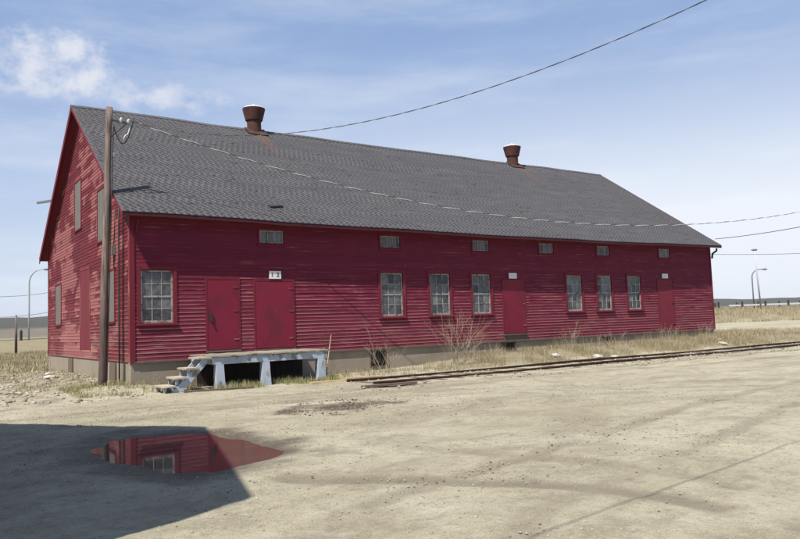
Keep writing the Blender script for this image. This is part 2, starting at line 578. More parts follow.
def fbm(x, y, oct=4, seed=0):
    r = 0; a = .5; t = 0
    for i in range(oct):
        r = r + a * vnoise(x, y, seed + i); t += a; a *= .5; x = x * 2.03 + 3.1; y = y * 2.03 + 1.7
    return r / t


def sst(x, a, b):
    t = np.clip((x - a) / (b - a), 0, 1); return t * t * (3 - 2 * t)


def poly_sd(x, y, P):
    d = np.full(x.shape, 1e9); ins = np.zeros(x.shape, bool)
    n = len(P)
    for i in range(n):
        a = P[i]; b = P[(i + 1) % n]; e = b - a
        wx = x - a[0]; wy = y - a[1]
        t = np.clip((wx * e[0] + wy * e[1]) / (e @ e), 0, 1)
        d = np.minimum(d, (wx - e[0] * t) ** 2 + (wy - e[1] * t) ** 2)
        c = ((a[1] > y) != (b[1] > y)) & (x < (b[0] - a[0]) * (y - a[1]) / (b[1] - a[1] + 1e-12) + a[0])
        ins ^= c
    d = np.sqrt(d)
    return np.where(ins, -d, d)


def road_d(x, y): return .353 * x + .936 * y - 83.7


def ground_h(x, y):
    x = np.asarray(x, float); y = np.asarray(y, float)
    far = sst(np.hypot(x - 8, y + 8), 40, 120)
    h = GZ + (.11 * (fbm(x * .22, y * .3, 3, 1) - .5) + .05 * (fbm(x * 1.3, y * 1.6, 3, 5) - .5)) * (1 - far)
    h = h + .018 * (fbm(x * 5, y * 5, 2, 9) - .5) * (1 - far)
    # bank against the foundation at the far half
    eb = np.interp(x, [7.5, 10, 13, 16, 20, 28, 31, 40], [0, .06, .28, .36, .36, .46, .36, .1])
    h = h + eb * sst(y, -2.5, -.5) * (1 - sst(y, 6, 14))
    h = h + .10 * (fbm(x * .9, y * .9, 3, 21) - .3) * sst(x, 9, 13) * sst(y, -2.6, -1.6) * (1 - sst(y, 0, 2))
    # earth heaped along the gable end
    h = h + .17 * sst(x, -2.6, -.6) * (1 - sst(x, .3, 1.2)) * sst(y, -1.2, .3) * (1 - sst(y, 10, 16))
    # track ballast level
    tr = sst(x, 5.2, 6.2) * sst(y, -5.6, -4.9) * (1 - sst(y, -2.7, -2.2)) * (1 - sst(x, 60, 70))
    h = h * (1 - tr) + (GZ - .015 + .02 * (fbm(x * 2.5, y * 2.5, 2, 31) - .5)) * tr
    # puddle hollow
    sd = poly_sd(x, y, PUD) + .30 * (fbm(x * 1.8, y * 1.8, 3, 41) - .5) + .07 * (fbm(x * 5, y * 5, 2, 43) - .5)
    k = 1 - sst(sd, .0, 1.6)
    h = h * (1 - k) + (GZ - .012 + np.clip(sd, -.5, 1.6) * .055) * k
    # road embankment and country beyond
    d = road_d(x, y)
    top = np.interp(x, [-200, 0, 30, 100, 300], [.1, .3, .8, 1.25, 1.25])
    h = h + (top - GZ) * sst(d, -11, -3) * (1 - .6 * sst(d, 12, 40))
    return h


def axis(lo, hi, step, end_lo, end_hi, g=1.13):
    a = list(np.arange(lo, hi + 1e-6, step))
    s_ = step; x = hi
    while x < end_hi: s_ *= g; x += s_; a.append(x)
    s_ = step; x = lo
    while x > end_lo: s_ *= g; x -= s_; a.insert(0, x)
    return np.array(a)


gx = axis(-6.5, 12, .085, -2300, 2400, 1.075); gy = axis(-18.8, 1, .085, -1500, 2400, 1.075)
GX, GY = np.meshgrid(gx, gy)
H = ground_h(GX, GY)
nx, ny = len(gx), len(gy)
# masks: R grass, G damp, B compacted dark wheel tracks
nz = fbm(GX * .5, GY * .5, 4, 51)
nf = fbm(GX * 1.7, GY * 1.7, 3, 55)
d_ = road_d(GX, GY)
left = sst(GY + (nz - .5) * 9, 12.5, 17) * (1 - sst(GX, 44, 52))
right = sst(GX + (nz - .5) * 4, 28, 31) * sst(GY + (nf - .5) * 1.5, -2.6, -1.6) * (1 - sst(GX - .25 * GY + (nz - .5) * 9, 49, 52))
strip = sst(GX + (nf - .5) * 3, 9, 12) * sst(GY + (nf - .5) * 1.0, -2.4, -1.6) * (1 - sst(GY, 1, 3)) * (1 - sst(GX, 30, 32))
corner = .55 * sst(nf, .45, .65) * sst(GY, -1.6, -.5) * (1 - sst(GY, 3, 6)) * sst(GX, -2.2, -.8) * (1 - sst(GX, 5, 7))
bank = sst(d_, -12, -9)
grass = np.clip(np.maximum.reduce([left, right, strip * .8, corner, bank]), 0, 1)
sdp = poly_sd(GX, GY, PUD); sdw = poly_sd(GX, GY, WET)
damp = np.clip((1 - sst(sdp + (nf - .5) * 1.3, .05, .85)) * .85, 0, 1)
damp = np.maximum(damp, (1 - sst(sdw + (nf - .5) * 1.5, -.35, .25)) * .95)


def band(P, w):
    sd = np.full(GX.shape, 1e9)
    for a, b in zip(P[:-1], P[1:]):
        a = np.array(a); b = np.array(b); e = b - a
        t = np.clip(((GX - a[0]) * e[0] + (GY - a[1]) * e[1]) / (e @ e), 0, 1)
        sd = np.minimum(sd, np.hypot(GX - a[0] - e[0] * t, GY - a[1] - e[1] * t))
    return 1 - sst(sd, w * .35, w)


tracks = np.zeros(GX.shape)
for P, w, a in (([(-1.9, -14.2), (-.9, -15.2), (-.2, -16.2), (.2, -17.4), (.3, -19)], .28, .9),
                ([(.2, -13.4), (.7, -14.6), (1.0, -16.0), (1.1, -17.6)], .22, .45),
                ([(-3, -7.3), (0, -7.0), (3, -6.9), (6.5, -6.6), (12, -6.2), (24, -6.1), (45, -6.0)], .5, .55),
                ([(-4, -5.4), (0, -5.3), (4, -5.4), (9, -5.9), (16, -7.8), (26, -8.2)], .4, .5),
                ([(1.5, -11.2), (5, -10.3), (10, -9.6), (18, -10), (30, -11)], .8, .4),
                ([(-6, -3.4), (-3, -3.0), (-2.2, -1), (-3.2, 4), (-5, 11)], .35, .8), ([(-7, -5.0), (-4.3, -4.4), (-3.9, -1), (-5, 5), (-7, 11)], .35, .8),
                ([(-3.5, -16.5), (-1.5, -15.6), (1.5, -14.9), (6, -13.6), (14, -12.4)], .22, .6), ([(-2.9, -18.2), (-1, -17.0), (2, -16.3), (7, -15.0), (15, -13.8)], .22, .5),
                ([(-1, -6.0), (4, -8.2), (9, -11.2), (13, -15)], .25, .5), ([(.6, -5.4), (5.4, -7.5), (10.4, -10.6), (14.5, -14.5)], .25, .5),
                ([(4.4, -5.3), (6.4, -5.6)], .3, 1.0), ([(4.2, -12.9), (2.6, -14.2), (1.9, -15.8)], .7, .45)):
    tracks = np.maximum(tracks, band(P, w) * a * sst(nf + .25 * nz, .3, .62))
heap = sst(GX, -3.4, -1.8) * (1 - sst(GX, .2, .8)) * sst(GY, .2, 2.5) * (1 - sst(GY, 14, 20)) * sst(nf, .25, .55)
verge = (1 - sst(GX, -1.5, 1)) * sst(GX, -9, -6) * sst(GY + (nz - .5) * 3, 7.0, 9.5) * (1 - sst(GY, 14, 18)) * .8
tracks = np.maximum(tracks, np.maximum(heap * .75, verge))
tracks *= (1 - grass)
H = H - .022 * tracks * (1 - sst(GY, -4.9, -4.6))
cols = np.stack([grass, damp, tracks, np.ones_like(grass)], -1).reshape(-1, 4)
V = np.stack([GX, GY, H], -1).reshape(-1, 3)
ii = np.arange(ny - 1)[:, None] * nx + np.arange(nx - 1)[None, :]
F = np.stack([ii, ii + 1, ii + nx + 1, ii + nx], -1).reshape(-1, 4)
tag(np_mesh('ground', V, F, 'ground_gravel', None, cols, True), kind='structure')

# puddle
pud = MB(); cx, cy = PUD.mean(0)
ring = []
for i in range(72):
    a = 2 * math.pi * i / 72
    ring.append((cx + 1.75 * math.cos(a), cy + 2.75 * math.sin(a), GZ - .014))
pud.quadv(ring)
tag(pud.build('puddle_water', 'puddle_water', None, (cx, cy, GZ - .014)), kind='structure')

# road on the embankment
rd = MB(); nrm = np.array([.353, .936]); tang = np.array([.936, -.353])


def road_pt(s_, d): return nrm * (83.7 + d) + tang * s_


for i in range(-30, 60):
    q = []
    for s_, d in ((i * 10, .5), (i * 10 + 10, .5), (i * 10 + 10, 7.5), (i * 10, 7.5)):
        p = road_pt(s_, d); q.append((p[0], p[1], float(ground_h(p[0], p[1])) + .04))
    rd.quadv(q)
tag(rd.build('road', 'asphalt'), kind='structure')

# hills on the horizon: one sheet with ridge and back slope
hv = []; az = np.linspace(-75, 150, 260)
for a in az:
    r0 = np.interp(a, [-75, 0, 20, 60, 90, 150], [900, 950, 1100, 1600, 1700, 1700])
    hg = np.interp(a, [-75, -10, 2, 12, 30, 55, 64, 70, 85, 150], [24, 26, 22, 27, 30, 30, 24, 21, 25, 28])
    hg = hg + 9 * (fbm(np.array(a * .12), np.array(0.), 4, 61) - .5) + 3 * (fbm(np.array(a * 1.1), np.array(3.), 3, 63) - .5)
    sx, cx_ = math.sin(math.radians(a)), math.cos(math.radians(a))
    for fr_, hh in ((.72, -3), (.8, .18), (.88, .48), (.95, .82), (1., 1.), (1.08, .9), (1.3, .2), (1.5, -3)):
        z = hg * hh if hh > -1 else -4
        z += (fbm(np.array(a * 2.), np.array(fr_ * 30.), 2, 71) - .5) * (3 if hh > .3 else 0)
        hv.append((CAM[0] + sx * r0 * fr_, CAM[1] + cx_ * r0 * fr_, float(z)))
hf_ = []
for i in range(len(az) - 1):
    for k in range(7):
        hf_.append((i * 8 + k, (i + 1) * 8 + k, (i + 1) * 8 + k + 1, i * 8 + k + 1))
tag(np_mesh('hills', hv, hf_, 'hill_cover', None, None, True), kind='structure')

# ------------------------------------------------------------------ warehouse
RISE = (9.335 - 4.585) / 7.0
RK = .30                                    # rake overhang


def ov(x): return float(np.interp(x, [-.4, 2, 7, 12, 17.5, 23, 27, 30], [.42, .43, .49, .53, .57, .56, .51, .46]))


def wob(x): return -.05 * math.sin(math.pi * min(max(x / L, 0), 1)) + .014 * math.sin(x * .83) + .008 * math.sin(x * 2.1 + 1)


def rz(y): return 4.585 + RISE * (y if y < 7 else 14 - y)


house = empty('warehouse', (L / 2, W / 2, GZ))
tag(house, 'long red clapboard warehouse with grey shingled gable roof and boarded gable windows', 'warehouse')

WIN = [.263, 8.555, 10.725, 12.77, 18.05, 20.00, 22.08]
WW, WZ0, WZ1 = .965, 1.09, 2.67
UPX = [3.99, 8.60, 12.88, 16.50, 20.09, 24.54]
UW, UZ0, UZ1 = .86, 3.53, 4.00
DOORS = [(2.253, 3.241, .235, 2.39, 'red_door'), (3.816, 5.125, .20, 2.345, 'red_door'),
         (14.37, 15.53, .29, 2.43, 'red_door'), (24.31, 25.47, .06, 2.49, 'pink_door')]
OPEN = [(x, x + WW, WZ0, WZ1) for x in WIN] + [(x, x + UW, UZ0, UZ1) for x in UPX] + [d[:4] for d in DOORS]
# gable openings in (y, z)
GOP = [(6.85, 7.95, 4.76, 6.58, 'shutter'), (3.05, 4.1, 3.90, 5.62, 'shutter'), (10.9, 12.15, 1.28, 2.93, 'shutter'),
       (1.85, 2.62, 1.2, 2.8, 'shutter'), (5.4, 6.95, .30, 3.15, 'door')]


def cut(lo, hi, ops):
    seg = [(lo, hi)]
    for a, b in ops:
        ns = []
        for p, q in seg:
            if b <= p or a >= q: ns.append((p, q)); continue
            if a > p: ns.append((p, a))
            if b < q: ns.append((b, q))
        seg = ns
    return [(p, q) for p, q in seg if q - p > .02]


# front and gable sheathing with true openings
sh = MB()
zs = sorted({-.02, 4.40} | {z for o_ in OPEN for z in o_[2:4]})
for z0, z1 in zip(zs[:-1], zs[1:]):
    zc = (z0 + z1) / 2
    for p, q in cut(0.03, L, [(o_[0], o_[1]) for o_ in OPEN if o_[2] < zc < o_[3]]):
        sh.box(p, q, .012, .12, z0, z1)
sh.build('front_wall', 'sheathing', house)
sg = MB()
yl = lambda z: max(0.0, (z - 4.44) / RISE)
zs = sorted({-.02, 4.44, 9.2} | {z for o_ in GOP for z in o_[2:4]})
for z0, z1 in zip(zs[:-1], zs[1:]):
    zc = (z0 + z1) / 2
    seg = cut(-1, 15, [(o_[0], o_[1]) for o_ in GOP if o_[2] < zc < o_[3]])
    for p, q in seg:
        pts = []
        for z in (z0, z1):
            a = max(p, yl(z) + .13); b = min(q, W - yl(z) - .01)
            pts += [(.012, a, z), (.11, a, z), (.11, b, z), (.012, b, z)]
        sg.hexa(pts)
sg.build('gable_wall', 'sheathing', house)
bk = MB()
bk.box(.12, L, W - .12, W, -.02, 4.40)
bk.build('rear_wall', 'siding_gable', house)
eg = MB()
eg.hexa([(L - .1, .13, -.02), (L, .13, -.02), (L, W - .13, -.02), (L - .1, W - .13, -.02), (L - .1, .13, 4.42), (L, .13, 4.42), (L, W - .13, 4.42), (L - .1, W - .13, 4.42)])
eg.hexa([(L - .1, .2, 4.43), (L, .2, 4.43), (L, W - .2, 4.43), (L - .1, W - .2, 4.43), (L - .1, 6.99, 9.15), (L, 6.99, 9.15), (L, 7.02, 9.15), (L - .1, 7.02, 9.15)])
eg.build('end_wall', 'siding_gable', house)
fl = MB(); fl.box(.15, L - .15, .15, W - .15, -.06, -.02); fl.build('floor', 'interior_floor', house)

# clapboards
boards = []     # (area, 8 points, material)


def jit(a): return (random.random() - .5) * 2 * a


k = 0
while k * EXPO < 4.36:
    z0 = k * EXPO; z1 = min(z0 + EXPO + .012, 4.41); zc = z0 + EXPO / 2
    for p, q in cut(.02, L, [(o_[0] - .01, o_[1] + .01) for o_ in OPEN if o_[2] - .01 < zc < o_[3] + .01]):
        t0 = .017 + jit(.004); t1 = .017 + jit(.004); a, b = jit(.0035), jit(.0035)
        pts = [(p, -t0, z0 + a), (q, -t1, z0 + b), (q, .010, z0 + b), (p, .010, z0 + a),
               (p, -.003, z1 + a), (q, -.003, z1 + b), (q, .010, z1 + b), (p, .010, z1 + a)]
        boards.append(((q - p) * (1.3 if zc < 2.3 else 1.), pts, 'siding_front'))
    k += 1
k = 0
while k * EXPO < 9.0:
    z0 = k * EXPO; z1 = z0 + EXPO + .012; zc = z0 + EXPO / 2
    lo, hi = yl(zc) + .005, W - yl(zc) - .005
    for p, q in cut(lo, hi, [(o_[0] - .01, o_[1] + .01) for o_ in GOP if o_[2] - .01 < zc < o_[3] + .01]):
        t0 = .017 + jit(.004); t1 = .017 + jit(.004); a, b = jit(.004), jit(.004)
        pts = [(-t1, q, z0 + b), (-t0, p, z0 + a), (.010, p, z0 + a), (.010, q, z0 + b),
               (-.003, q, z1 + b), (-.003, p, z1 + a), (.010, p, z1 + a), (.010, q, z1 + b)]
        boards.append(((q - p) * .62, pts, 'siding_gable'))
    k += 1
boards.sort(key=lambda t: -t[0])
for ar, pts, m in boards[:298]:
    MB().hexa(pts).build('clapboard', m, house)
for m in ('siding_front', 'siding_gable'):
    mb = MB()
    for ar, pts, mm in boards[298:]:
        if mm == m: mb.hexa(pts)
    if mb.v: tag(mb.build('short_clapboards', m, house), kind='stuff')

# foundation, vents in it, sill line
fo = MB()
VENT = [(8.04, 8.80, -.64, -.06), (14.21, 14.95, -.42, -.05), (20.22, 20.94, -.34, -.05)]
zs = sorted({-1.25, -.012} | {z for o_ in VENT for z in o_[2:4]})
for z0, z1 in zip(zs[:-1], zs[1:]):
    zc = (z0 + z1) / 2
    for p, q in cut(.0, L - .01, [(o_[0], o_[1]) for o_ in VENT if o_[2] < zc < o_[3]]):
        fo.box(p, q, .03, .33, z0, z1)
fo.box(.02, .32, .335, W - .32, -1.25, -.012)
fo.box(0.01, L - .02, W - .31, W - .01, -1.25, -.012)
fo.box(L - .33, L - .02, .335, W - .32, -1.25, -.012)
fo.build('foundation', 'concrete', house)
for x0, x1, z0, z1 in VENT:
    v = MB().box(x0, x1, .22, .26, z0, z1).build('foundation_vent', 'dark_glass', house)
    fm = MB(); w_ = .035
    fm.box(x0, x1, .0, .05, z1 - w_, z1); fm.box(x0, x1, .0, .05, z0, z0 + w_)
    fm.box(x0, x0 + w_, .0, .05, z0 + w_, z1 - w_); fm.box(x1 - w_, x1, .0, .05, z0 + w_, z1 - w_)
    fm.build('vent_frame', 'brown_board', v)
    for i in range(1, 7):
        xx = x0 + (x1 - x0) * i / 7
        MB().box(xx - .008, xx + .008, .012, .028, z0 + w_, z1 - w_).build('vent_bar', 'dark_iron', v)
    for i in (1, 2):
        zz = z0 + (z1 - z0) * i / 3
        MB().box(x0 + w_, x1 - w_, .03, .042, zz - .008, zz + .008).build('vent_bar', 'dark_iron', v)

# trim
MB().box(-.035, .105, -.036, -.001, -.02, 4.3).build('corner_board', 'red_trim', house)
MB().box(-.038, -.001, .0, .13, -.022, 4.42).build('corner_board', 'red_corner', house)
MB().box(L - .10, L + .02, -.036, -.001, -.02, 4.3).build('corner_board', 'red_trim', house)
MB().box(-.038, -.001, W - .12, W + .01, -.022, 4.42).build('corner_board', 'red_corner', house)
MB().box(.106, L - .101, -.034, -.0225, 4.06, 4.40).build('frieze_board', 'red_trim', house)
MB().box(.106, L - .101, -.040, -.001, -.035, .012).build('water_table', 'brown_board', house)

# windows: frame mesh is the part; casings, sill, sash pieces, panes its sub-parts


def win_proto(w, h, cols_, rows_, cas, sill, name, sash, meet):
    def add(mb, nm, mat, par): return mb.build(nm, mat, par)
    f = MB()
    j = .02                                        # jamb lining inside the opening
    f.box(0, j, .0, .11, 0, h).box(w - j, w, .0, .11, 0, h).box(j, w - j, .0, .11, h - j, h).box(j, w - j, .0, .11, 0, j)
    o = f.build(name, 'red_trim', None)
    add(MB().box(-cas, 0.004, -.042, .005, -cas * .4, h + cas), 'casing', 'red_trim', o)
    add(MB().box(w - .004, w + cas, -.042, .005, -cas * .4, h + cas), 'casing', 'red_trim', o)
    add(MB().box(.005, w - .005, -.045, .004, h, h + cas), 'casing', 'red_trim', o)
    add(MB().hexa([(-cas - .02, -sill, -.055), (w + cas + .02, -sill, -.055), (w + cas + .02, .012, -.055), (-cas - .02, .012, -.055),
                   (-cas - .02, -sill, -.012), (w + cas + .02, -sill, -.012), (w + cas + .02, .012, .006), (-cas - .02, .012, .006)]), 'sill', 'red_trim', o)
    st = sash; x0, x1, z0, z1 = j, w - j, j, h - j
    s_ = MB()
    s_.box(x0, x0 + st, .012, .05, z0, z1); s_.box(x1 - st, x1, .012, .05, z0, z1)
    s_.box(x0 + st, x1 - st, .013, .049, z1 - st, z1); s_.box(x0 + st, x1 - st, .010, .049, z0, z0 + st * 1.5)
    if meet: s_.box(x0 + st, x1 - st, .008, .051, h / 2 - .026, h / 2 + .026)
    add(s_, 'sash', 'sash_paint', o)
    xs0, xs1 = x0 + st, x1 - st; za, zb = z0 + st * 1.5, z1 - st
    cw = (xs1 - xs0) / cols_
    halves = ((za, h / 2 - .026), (h / 2 + .026, zb)) if meet else ((za, zb),)
    nr = rows_ // len(halves)
    for hi_, (a, b) in enumerate(halves):
        for c_ in range(1, cols_):
            add(MB().box(xs0 + c_ * cw - .011, xs0 + c_ * cw + .011, .018, .044, a, b), 'muntin', 'sash_paint', o)
        for r_ in range(1, nr):
            zz = a + (b - a) * r_ / nr
            add(MB().box(xs0, xs1, .020, .042, zz - .011, zz + .011), 'muntin', 'sash_paint', o)
        for r_ in range(nr):
            for c_ in range(cols_):
                zz0, zz1 = a + (b - a) * r_ / nr, a + (b - a) * (r_ + 1) / nr
                e = .0105
                tl = random.uniform(-.004, .004)
                add(MB().quadv([(xs0 + c_ * cw + e, .031 + tl, zz0 + e), (xs0 + (c_ + 1) * cw - e, .031 - tl, zz0 + e),
                                (xs0 + (c_ + 1) * cw - e, .031, zz1 - e), (xs0 + c_ * cw + e, .031, zz1 - e)]), 'pane', 'dusty_glass', o)
    return o


hw = wloc(house)
wp = win_proto(WW, WZ1 - WZ0, 3, 4, .095, .085, 'window', .048, True)
for i, x in enumerate(WIN):
    o = wp if i == 0 else copy_tree(wp)
    o.parent = house; o.location = Vector((x, 0, WZ0)) - hw
    if i == 0: o['label'] = 'twelve pane window beside the near corner'
    # what hangs behind the glass
    if i in (1, 2, 3, 4, 5, 6):
        hgt = [0, .62, .72, .55, .9, .5, .45][i] * (WZ1 - WZ0)
        MB().box(x + .03, x + WW - .03, .16 + .004 * i, .17 + .004 * i, WZ0 + .03, WZ0 + hgt).build('blind', 'curtain', o)
up = win_proto(UW, UZ1 - UZ0, 3, 1, .055, .06, 'loft_window', .035, False)
for i, x in enumerate(UPX):
    o = up if i == 0 else copy_tree(up)
    o.parent = house; o.location = Vector((x, 0, UZ0)) - hw
    for a, b in (((.08, .30), (.55, .8)), ((.05, .26), (.52, .7)), ((.05, .30), (.5, .56)), ((.1, .3), (.5, .75)), ((.1, .33), (.6, .7)), ((.1, .26), (.5, .64)))[i]:
        MB().box(x + a, x + b, .14, .15, UZ0 + .03, UZ1 - .04).build('curtain', 'curtain', o)

# doors
for i, (x0, x1, z0, z1, m) in enumerate(DOORS):
    d = MB().box(x0 + .006, x1 - .006, -.030 if i < 3 else -.022, .02, z0 + .006, z1 - .006).build('door', m, house, (x0, 0, z0))
    d['label'] = ['red slab door with latch at the platform steps', 'wide red slab door on the platform under a number plate',
                  'red slab door set above the foundation vent', 'pinkish red door near the far end'][i]
    t = .06
    MB().box(x0 - t, x0, -.036, .01, z0 - .02, z1 + t).build('door_casing', 'red_trim', d)
    MB().box(x1, x1 + t, -.036, .01, z0 - .02, z1 + t).build('door_casing', 'red_trim', d)
    MB().box(x0 + .001, x1 - .001, -.038, .01, z1, z1 + t).build('door_casing', 'red_trim', d)
    MB().box(x0 - t, x1 + t, -.07, .0, z0 - .075, z0 - .022).build('threshold', 'brown_board', d)
    MB().box(x0 + .0065, x1 - .0065, .021, .1, z0, z1).build('door_back', 'sheathing', d)
    for zz in (z0 + .3, z0 + (z1 - z0) / 2 + .1, z1 - .25):
        MB().box(x1 - .16, x1 + .01, -.046, -.0365 if False else -.029, zz - .02, zz + .02).build('hinge', 'red_corner' if i < 3 else 'pink_door', d)
    if i == 0:
        MB().box(x0 + .05, x0 + .15, -.075, -.031, z0 + .92, z0 + 1.09).build('latch', 'dark_iron', d)
        MB().lathe((x0 + .10, -.09, z0 + .86), [(.012, 0), (.03, .01), (.03, .05), (.012, .06)], 10).build('padlock', 'dark_iron', d)
    if i == 2:
        MB().box(x0 - .03, x1 + .1, -.02, .009, -.005, z0 - .08).build('kick_board', 'brown_board', d)

# number plates


def text_mesh(txt, size, x, y, z, mat, parent, name):
    cu = bpy.data.curves.new(name, 'FONT'); cu.body = txt; cu.size = size; cu.extrude = .002; cu.offset = .004
    cu.align_x = 'CENTER'; cu.align_y = 'CENTER'
    to = bpy.data.objects.new(name, cu); COL.objects.link(to)
    dg = bpy.context.evaluated_depsgraph_get()
    me = bpy.data.meshes.new_from_object(to.evaluated_get(dg))
    bpy.data.objects.remove(to)
    o = bpy.data.objects.new(name, me); COL.objects.link(o)
    me.transform(Matrix.Rotation(math.pi / 2, 4, 'X'))
    me.materials.clear(); me.materials.append(M[mat])
    o.parent = parent; o.location = Vector((x, y, z)) - wloc(parent)
    return o


for i, (x0, x1, z0, z1) in enumerate(((4.29, 4.70, 2.415, 2.665), (14.70, 15.12, 2.49, 2.71), (24.66, 25.10, 2.56, 2.775))):
    pl = MB().box(x0, x1, -.060, -.030, z0, z1).build('number_plate', 'white_sign', house, (x0, 0, z0))
    if i == 0:
        pl['label'] = 'white plate reading 1 2 above the wide platform door'
        text_mesh('1', .19, x0 + .10, -.0615, (z0 + z1) / 2, 'sign_ink', pl, 'numeral')
        text_mesh('2', .19, x0 + .30, -.0615, (z0 + z1) / 2, 'sign_ink', pl, 'numeral')
    else:
        pl['label'] = ['small white plate above the middle door', 'small white plate above the far pinkish door'][i - 1]
        mk = MB()
        mk.box(x0 + .12, x0 + .16, -.062, -.0601, z0 + .09, z0 + .13); mk.box(x0 + .25, x0 + .29, -.062, -.0601, z0 + .08, z0 + .12)
        mk.build('faded_mark', 'grey_board', pl)

# gable shutters and door
for (y0, y1, z0, z1, kind) in GOP:
    if kind == 'shutter':
        nb = max(2, round((y1 - y0) / .28)); bw = (y1 - y0) / nb
        o = MB().box(.004, .012, y0 - .01, y1 + .01, z0, z1).build('boarded_window', 'sheathing', house, (0, y0, z0))
        for i in range(nb):
            MB().box(-.022 + jit(.004), .003, y0 + i * bw + .004, y0 + (i + 1) * bw - .004, z0 + .01, z1 - .01).build('shutter_board', 'grey_board', o)
        c_ = .07
        MB().box(-.036, .0, y0 - c_, y0, z0 - .03, z1 + c_).build('casing', 'red_trim', o)
        MB().box(-.036, .0, y1, y1 + c_, z0 - .03, z1 + c_).build('casing', 'red_trim', o)
        MB().box(-.038, .0, y0, y1, z1, z1 + c_).build('casing', 'red_trim', o)
        MB().box(-.062, .0, y0 - c_ - .02, y1 + c_ + .02, z0 - .055, z0 - .005).build('sill', 'red_trim', o)
    else:
        o = MB().box(.0, .012, y0, y1, z0, z1).build('gable_door', 'sheathing', house, (0, y0, z0))
        nb = 6; bw = (y1 - y0) / nb
        for i in range(nb):
            MB().box(-.024 + jit(.003), -.001, y0 + i * bw + .003, y0 + (i + 1) * bw - .003, z0 + .02, z1 - .01).build('door_plank', 'gable_door', o)
        MB().box(-.034, .0, y0 - .07, y0, z0 - .02, z1 + .08).build('casing', 'red_corner', o)
        MB().box(-.034, .0, y1, y1 + .07, z0 - .02, z1 + .08).build('casing', 'red_corner', o)
        MB().box(-.036, .0, y0, y1, z1, z1 + .08).build('casing', 'red_corner', o)

# boards standing over the foundation openings, conduit, meter pipe
MB().hexa([(-.05, 8.50, -.95), (.015, 8.50, -.95), (.015, 9.28, -.95), (-.05, 9.28, -.95),
           (-.03, 8.52, -.05), (.015, 8.52, -.05), (.015, 9.3, -.05), (-.03, 9.3, -.05)]).build('cover_board', 'brown_board', house)
MB().hexa([(-.06, 1.74, -.95), (.015, 1.74, -.95), (.015, 2.46, -.95), (-.06, 2.46, -.95),
           (-.03, 1.78, -.06), (.015, 1.78, -.06), (.015, 2.5, -.06), (-.03, 2.5, -.06)]).build('cover_board', 'brown_board', house)
MB().tube([(-.06, 1.12, -.9), (-.06, 1.12, 1.5), (-.06, 1.10, 4.0), (-.07, 1.05, 4.75)], .022, 8).build('conduit', 'dark_iron', house, smooth=True)
MB().tube([(-.05, 1.75, 2.85), (-.055, 1.76, 3.5), (-.06, 1.62, 3.9), (-.07, 1.50, 4.6)], .018, 8).build('service_pipe', 'rust', house, smooth=True)
MB().box(-.14, -.02, 1.66, 1.86, 3.25, 3.55).build('junction_box', 'grey_board', house)
MB().beam((-.02, 11.3, 6.52), (-.62, 12.9, 6.60), .09, .09).build('bracket_arm', 'grey_steel', house)

# roof deck, fascias, shingles
TH = .11
rf = MB(); st = list(np.linspace(-RK, L + RK, 25))
prev = None
for x in st:
    v0 = ov(x)
    pr = [(-v0, rz(-v0)), (7., rz(7.)), (W + .40, rz(W + .40)), (W + .40, rz(W + .40) - TH), (7., rz(7.) - TH * 1.2), (-v0, rz(-v0) - TH)]
    n = len(rf.v); rf.v += [(x, y, z + wob(x) * (1 if k_ != 2 and k_ != 3 else 0)) for k_, (y, z) in enumerate(pr)]
    if prev is not None:
        for k in range(6):
            rf.f.append((prev + k, prev + (k + 1) % 6, n + (k + 1) % 6, n + k))
    else:
        rf.f.append((n, n + 1, n + 4, n + 5)); rf.f.append((n + 1, n + 2, n + 3, n + 4))
    prev = n
rf.f.append((prev + 5, prev + 4, prev + 1, prev)); rf.f.append((prev + 4, prev + 3, prev + 2, prev + 1))
roof = rf.build('roof', 'red_trim', house)
fa = MB()
for a, b in zip(st[:-1], st[1:]):
    va, vb = ov(a), ov(b); ta, tb = rz(-va) + wob(a), rz(-vb) + wob(b)
    fa.hexa([(a, -va - .025, ta - .135), (b, -vb - .025, tb - .135), (b, -vb + .004, tb - .135), (a, -va + .004, ta - .135),
             (a, -va - .025, ta - .022), (b, -vb - .025, tb - .022), (b, -vb + .004, tb - .022), (a, -va + .004, ta - .022)])
fa.build('eave_fascia', 'fascia_dark', roof)
fa = MB()
for xa, xb in ((-RK - .034, -RK - .002), (L + RK + .002, L + RK + .034)):
    for ya, yb in ((-.45, 7.0), (W + .42, 7.02)):
        za, zb = rz(ya), rz(yb)
        dpt = .22 if yb < 7.01 and False else (.22 if ya > 7 else .14)
        p = [(xa, ya, za - dpt), (xb, ya, za - dpt), (xb, yb, zb - dpt), (xa, yb, zb - dpt), (xa, ya, za), (xb, ya, za), (xb, yb, zb), (xa, yb, zb)]
        MB().hexa(p if yb > ya else [p[3], p[2], p[1], p[0], p[7], p[6], p[5], p[4]]).build('barge_board', 'red_trim', roof)
# far downspout elbow at the eave end
MB().tube([(L + .1, -.33, 4.10), (L + .1, -.33, 3.98), (L + .06, -.12, 3.85), (L + .05, -.08, 3.6)], .05, 8).build('downspout_elbow', 'dark_iron', roof, smooth=True)
MB().tube([(.16, -.30, 4.1), (.16, -.10, 3.9), (.155, -.07, 3.72)], .028, 8).build('downspout_elbow', 'red_trim', roof, smooth=True)

def wobp(x): return float(np.interp(x, st, [wob(q) for q in st]))


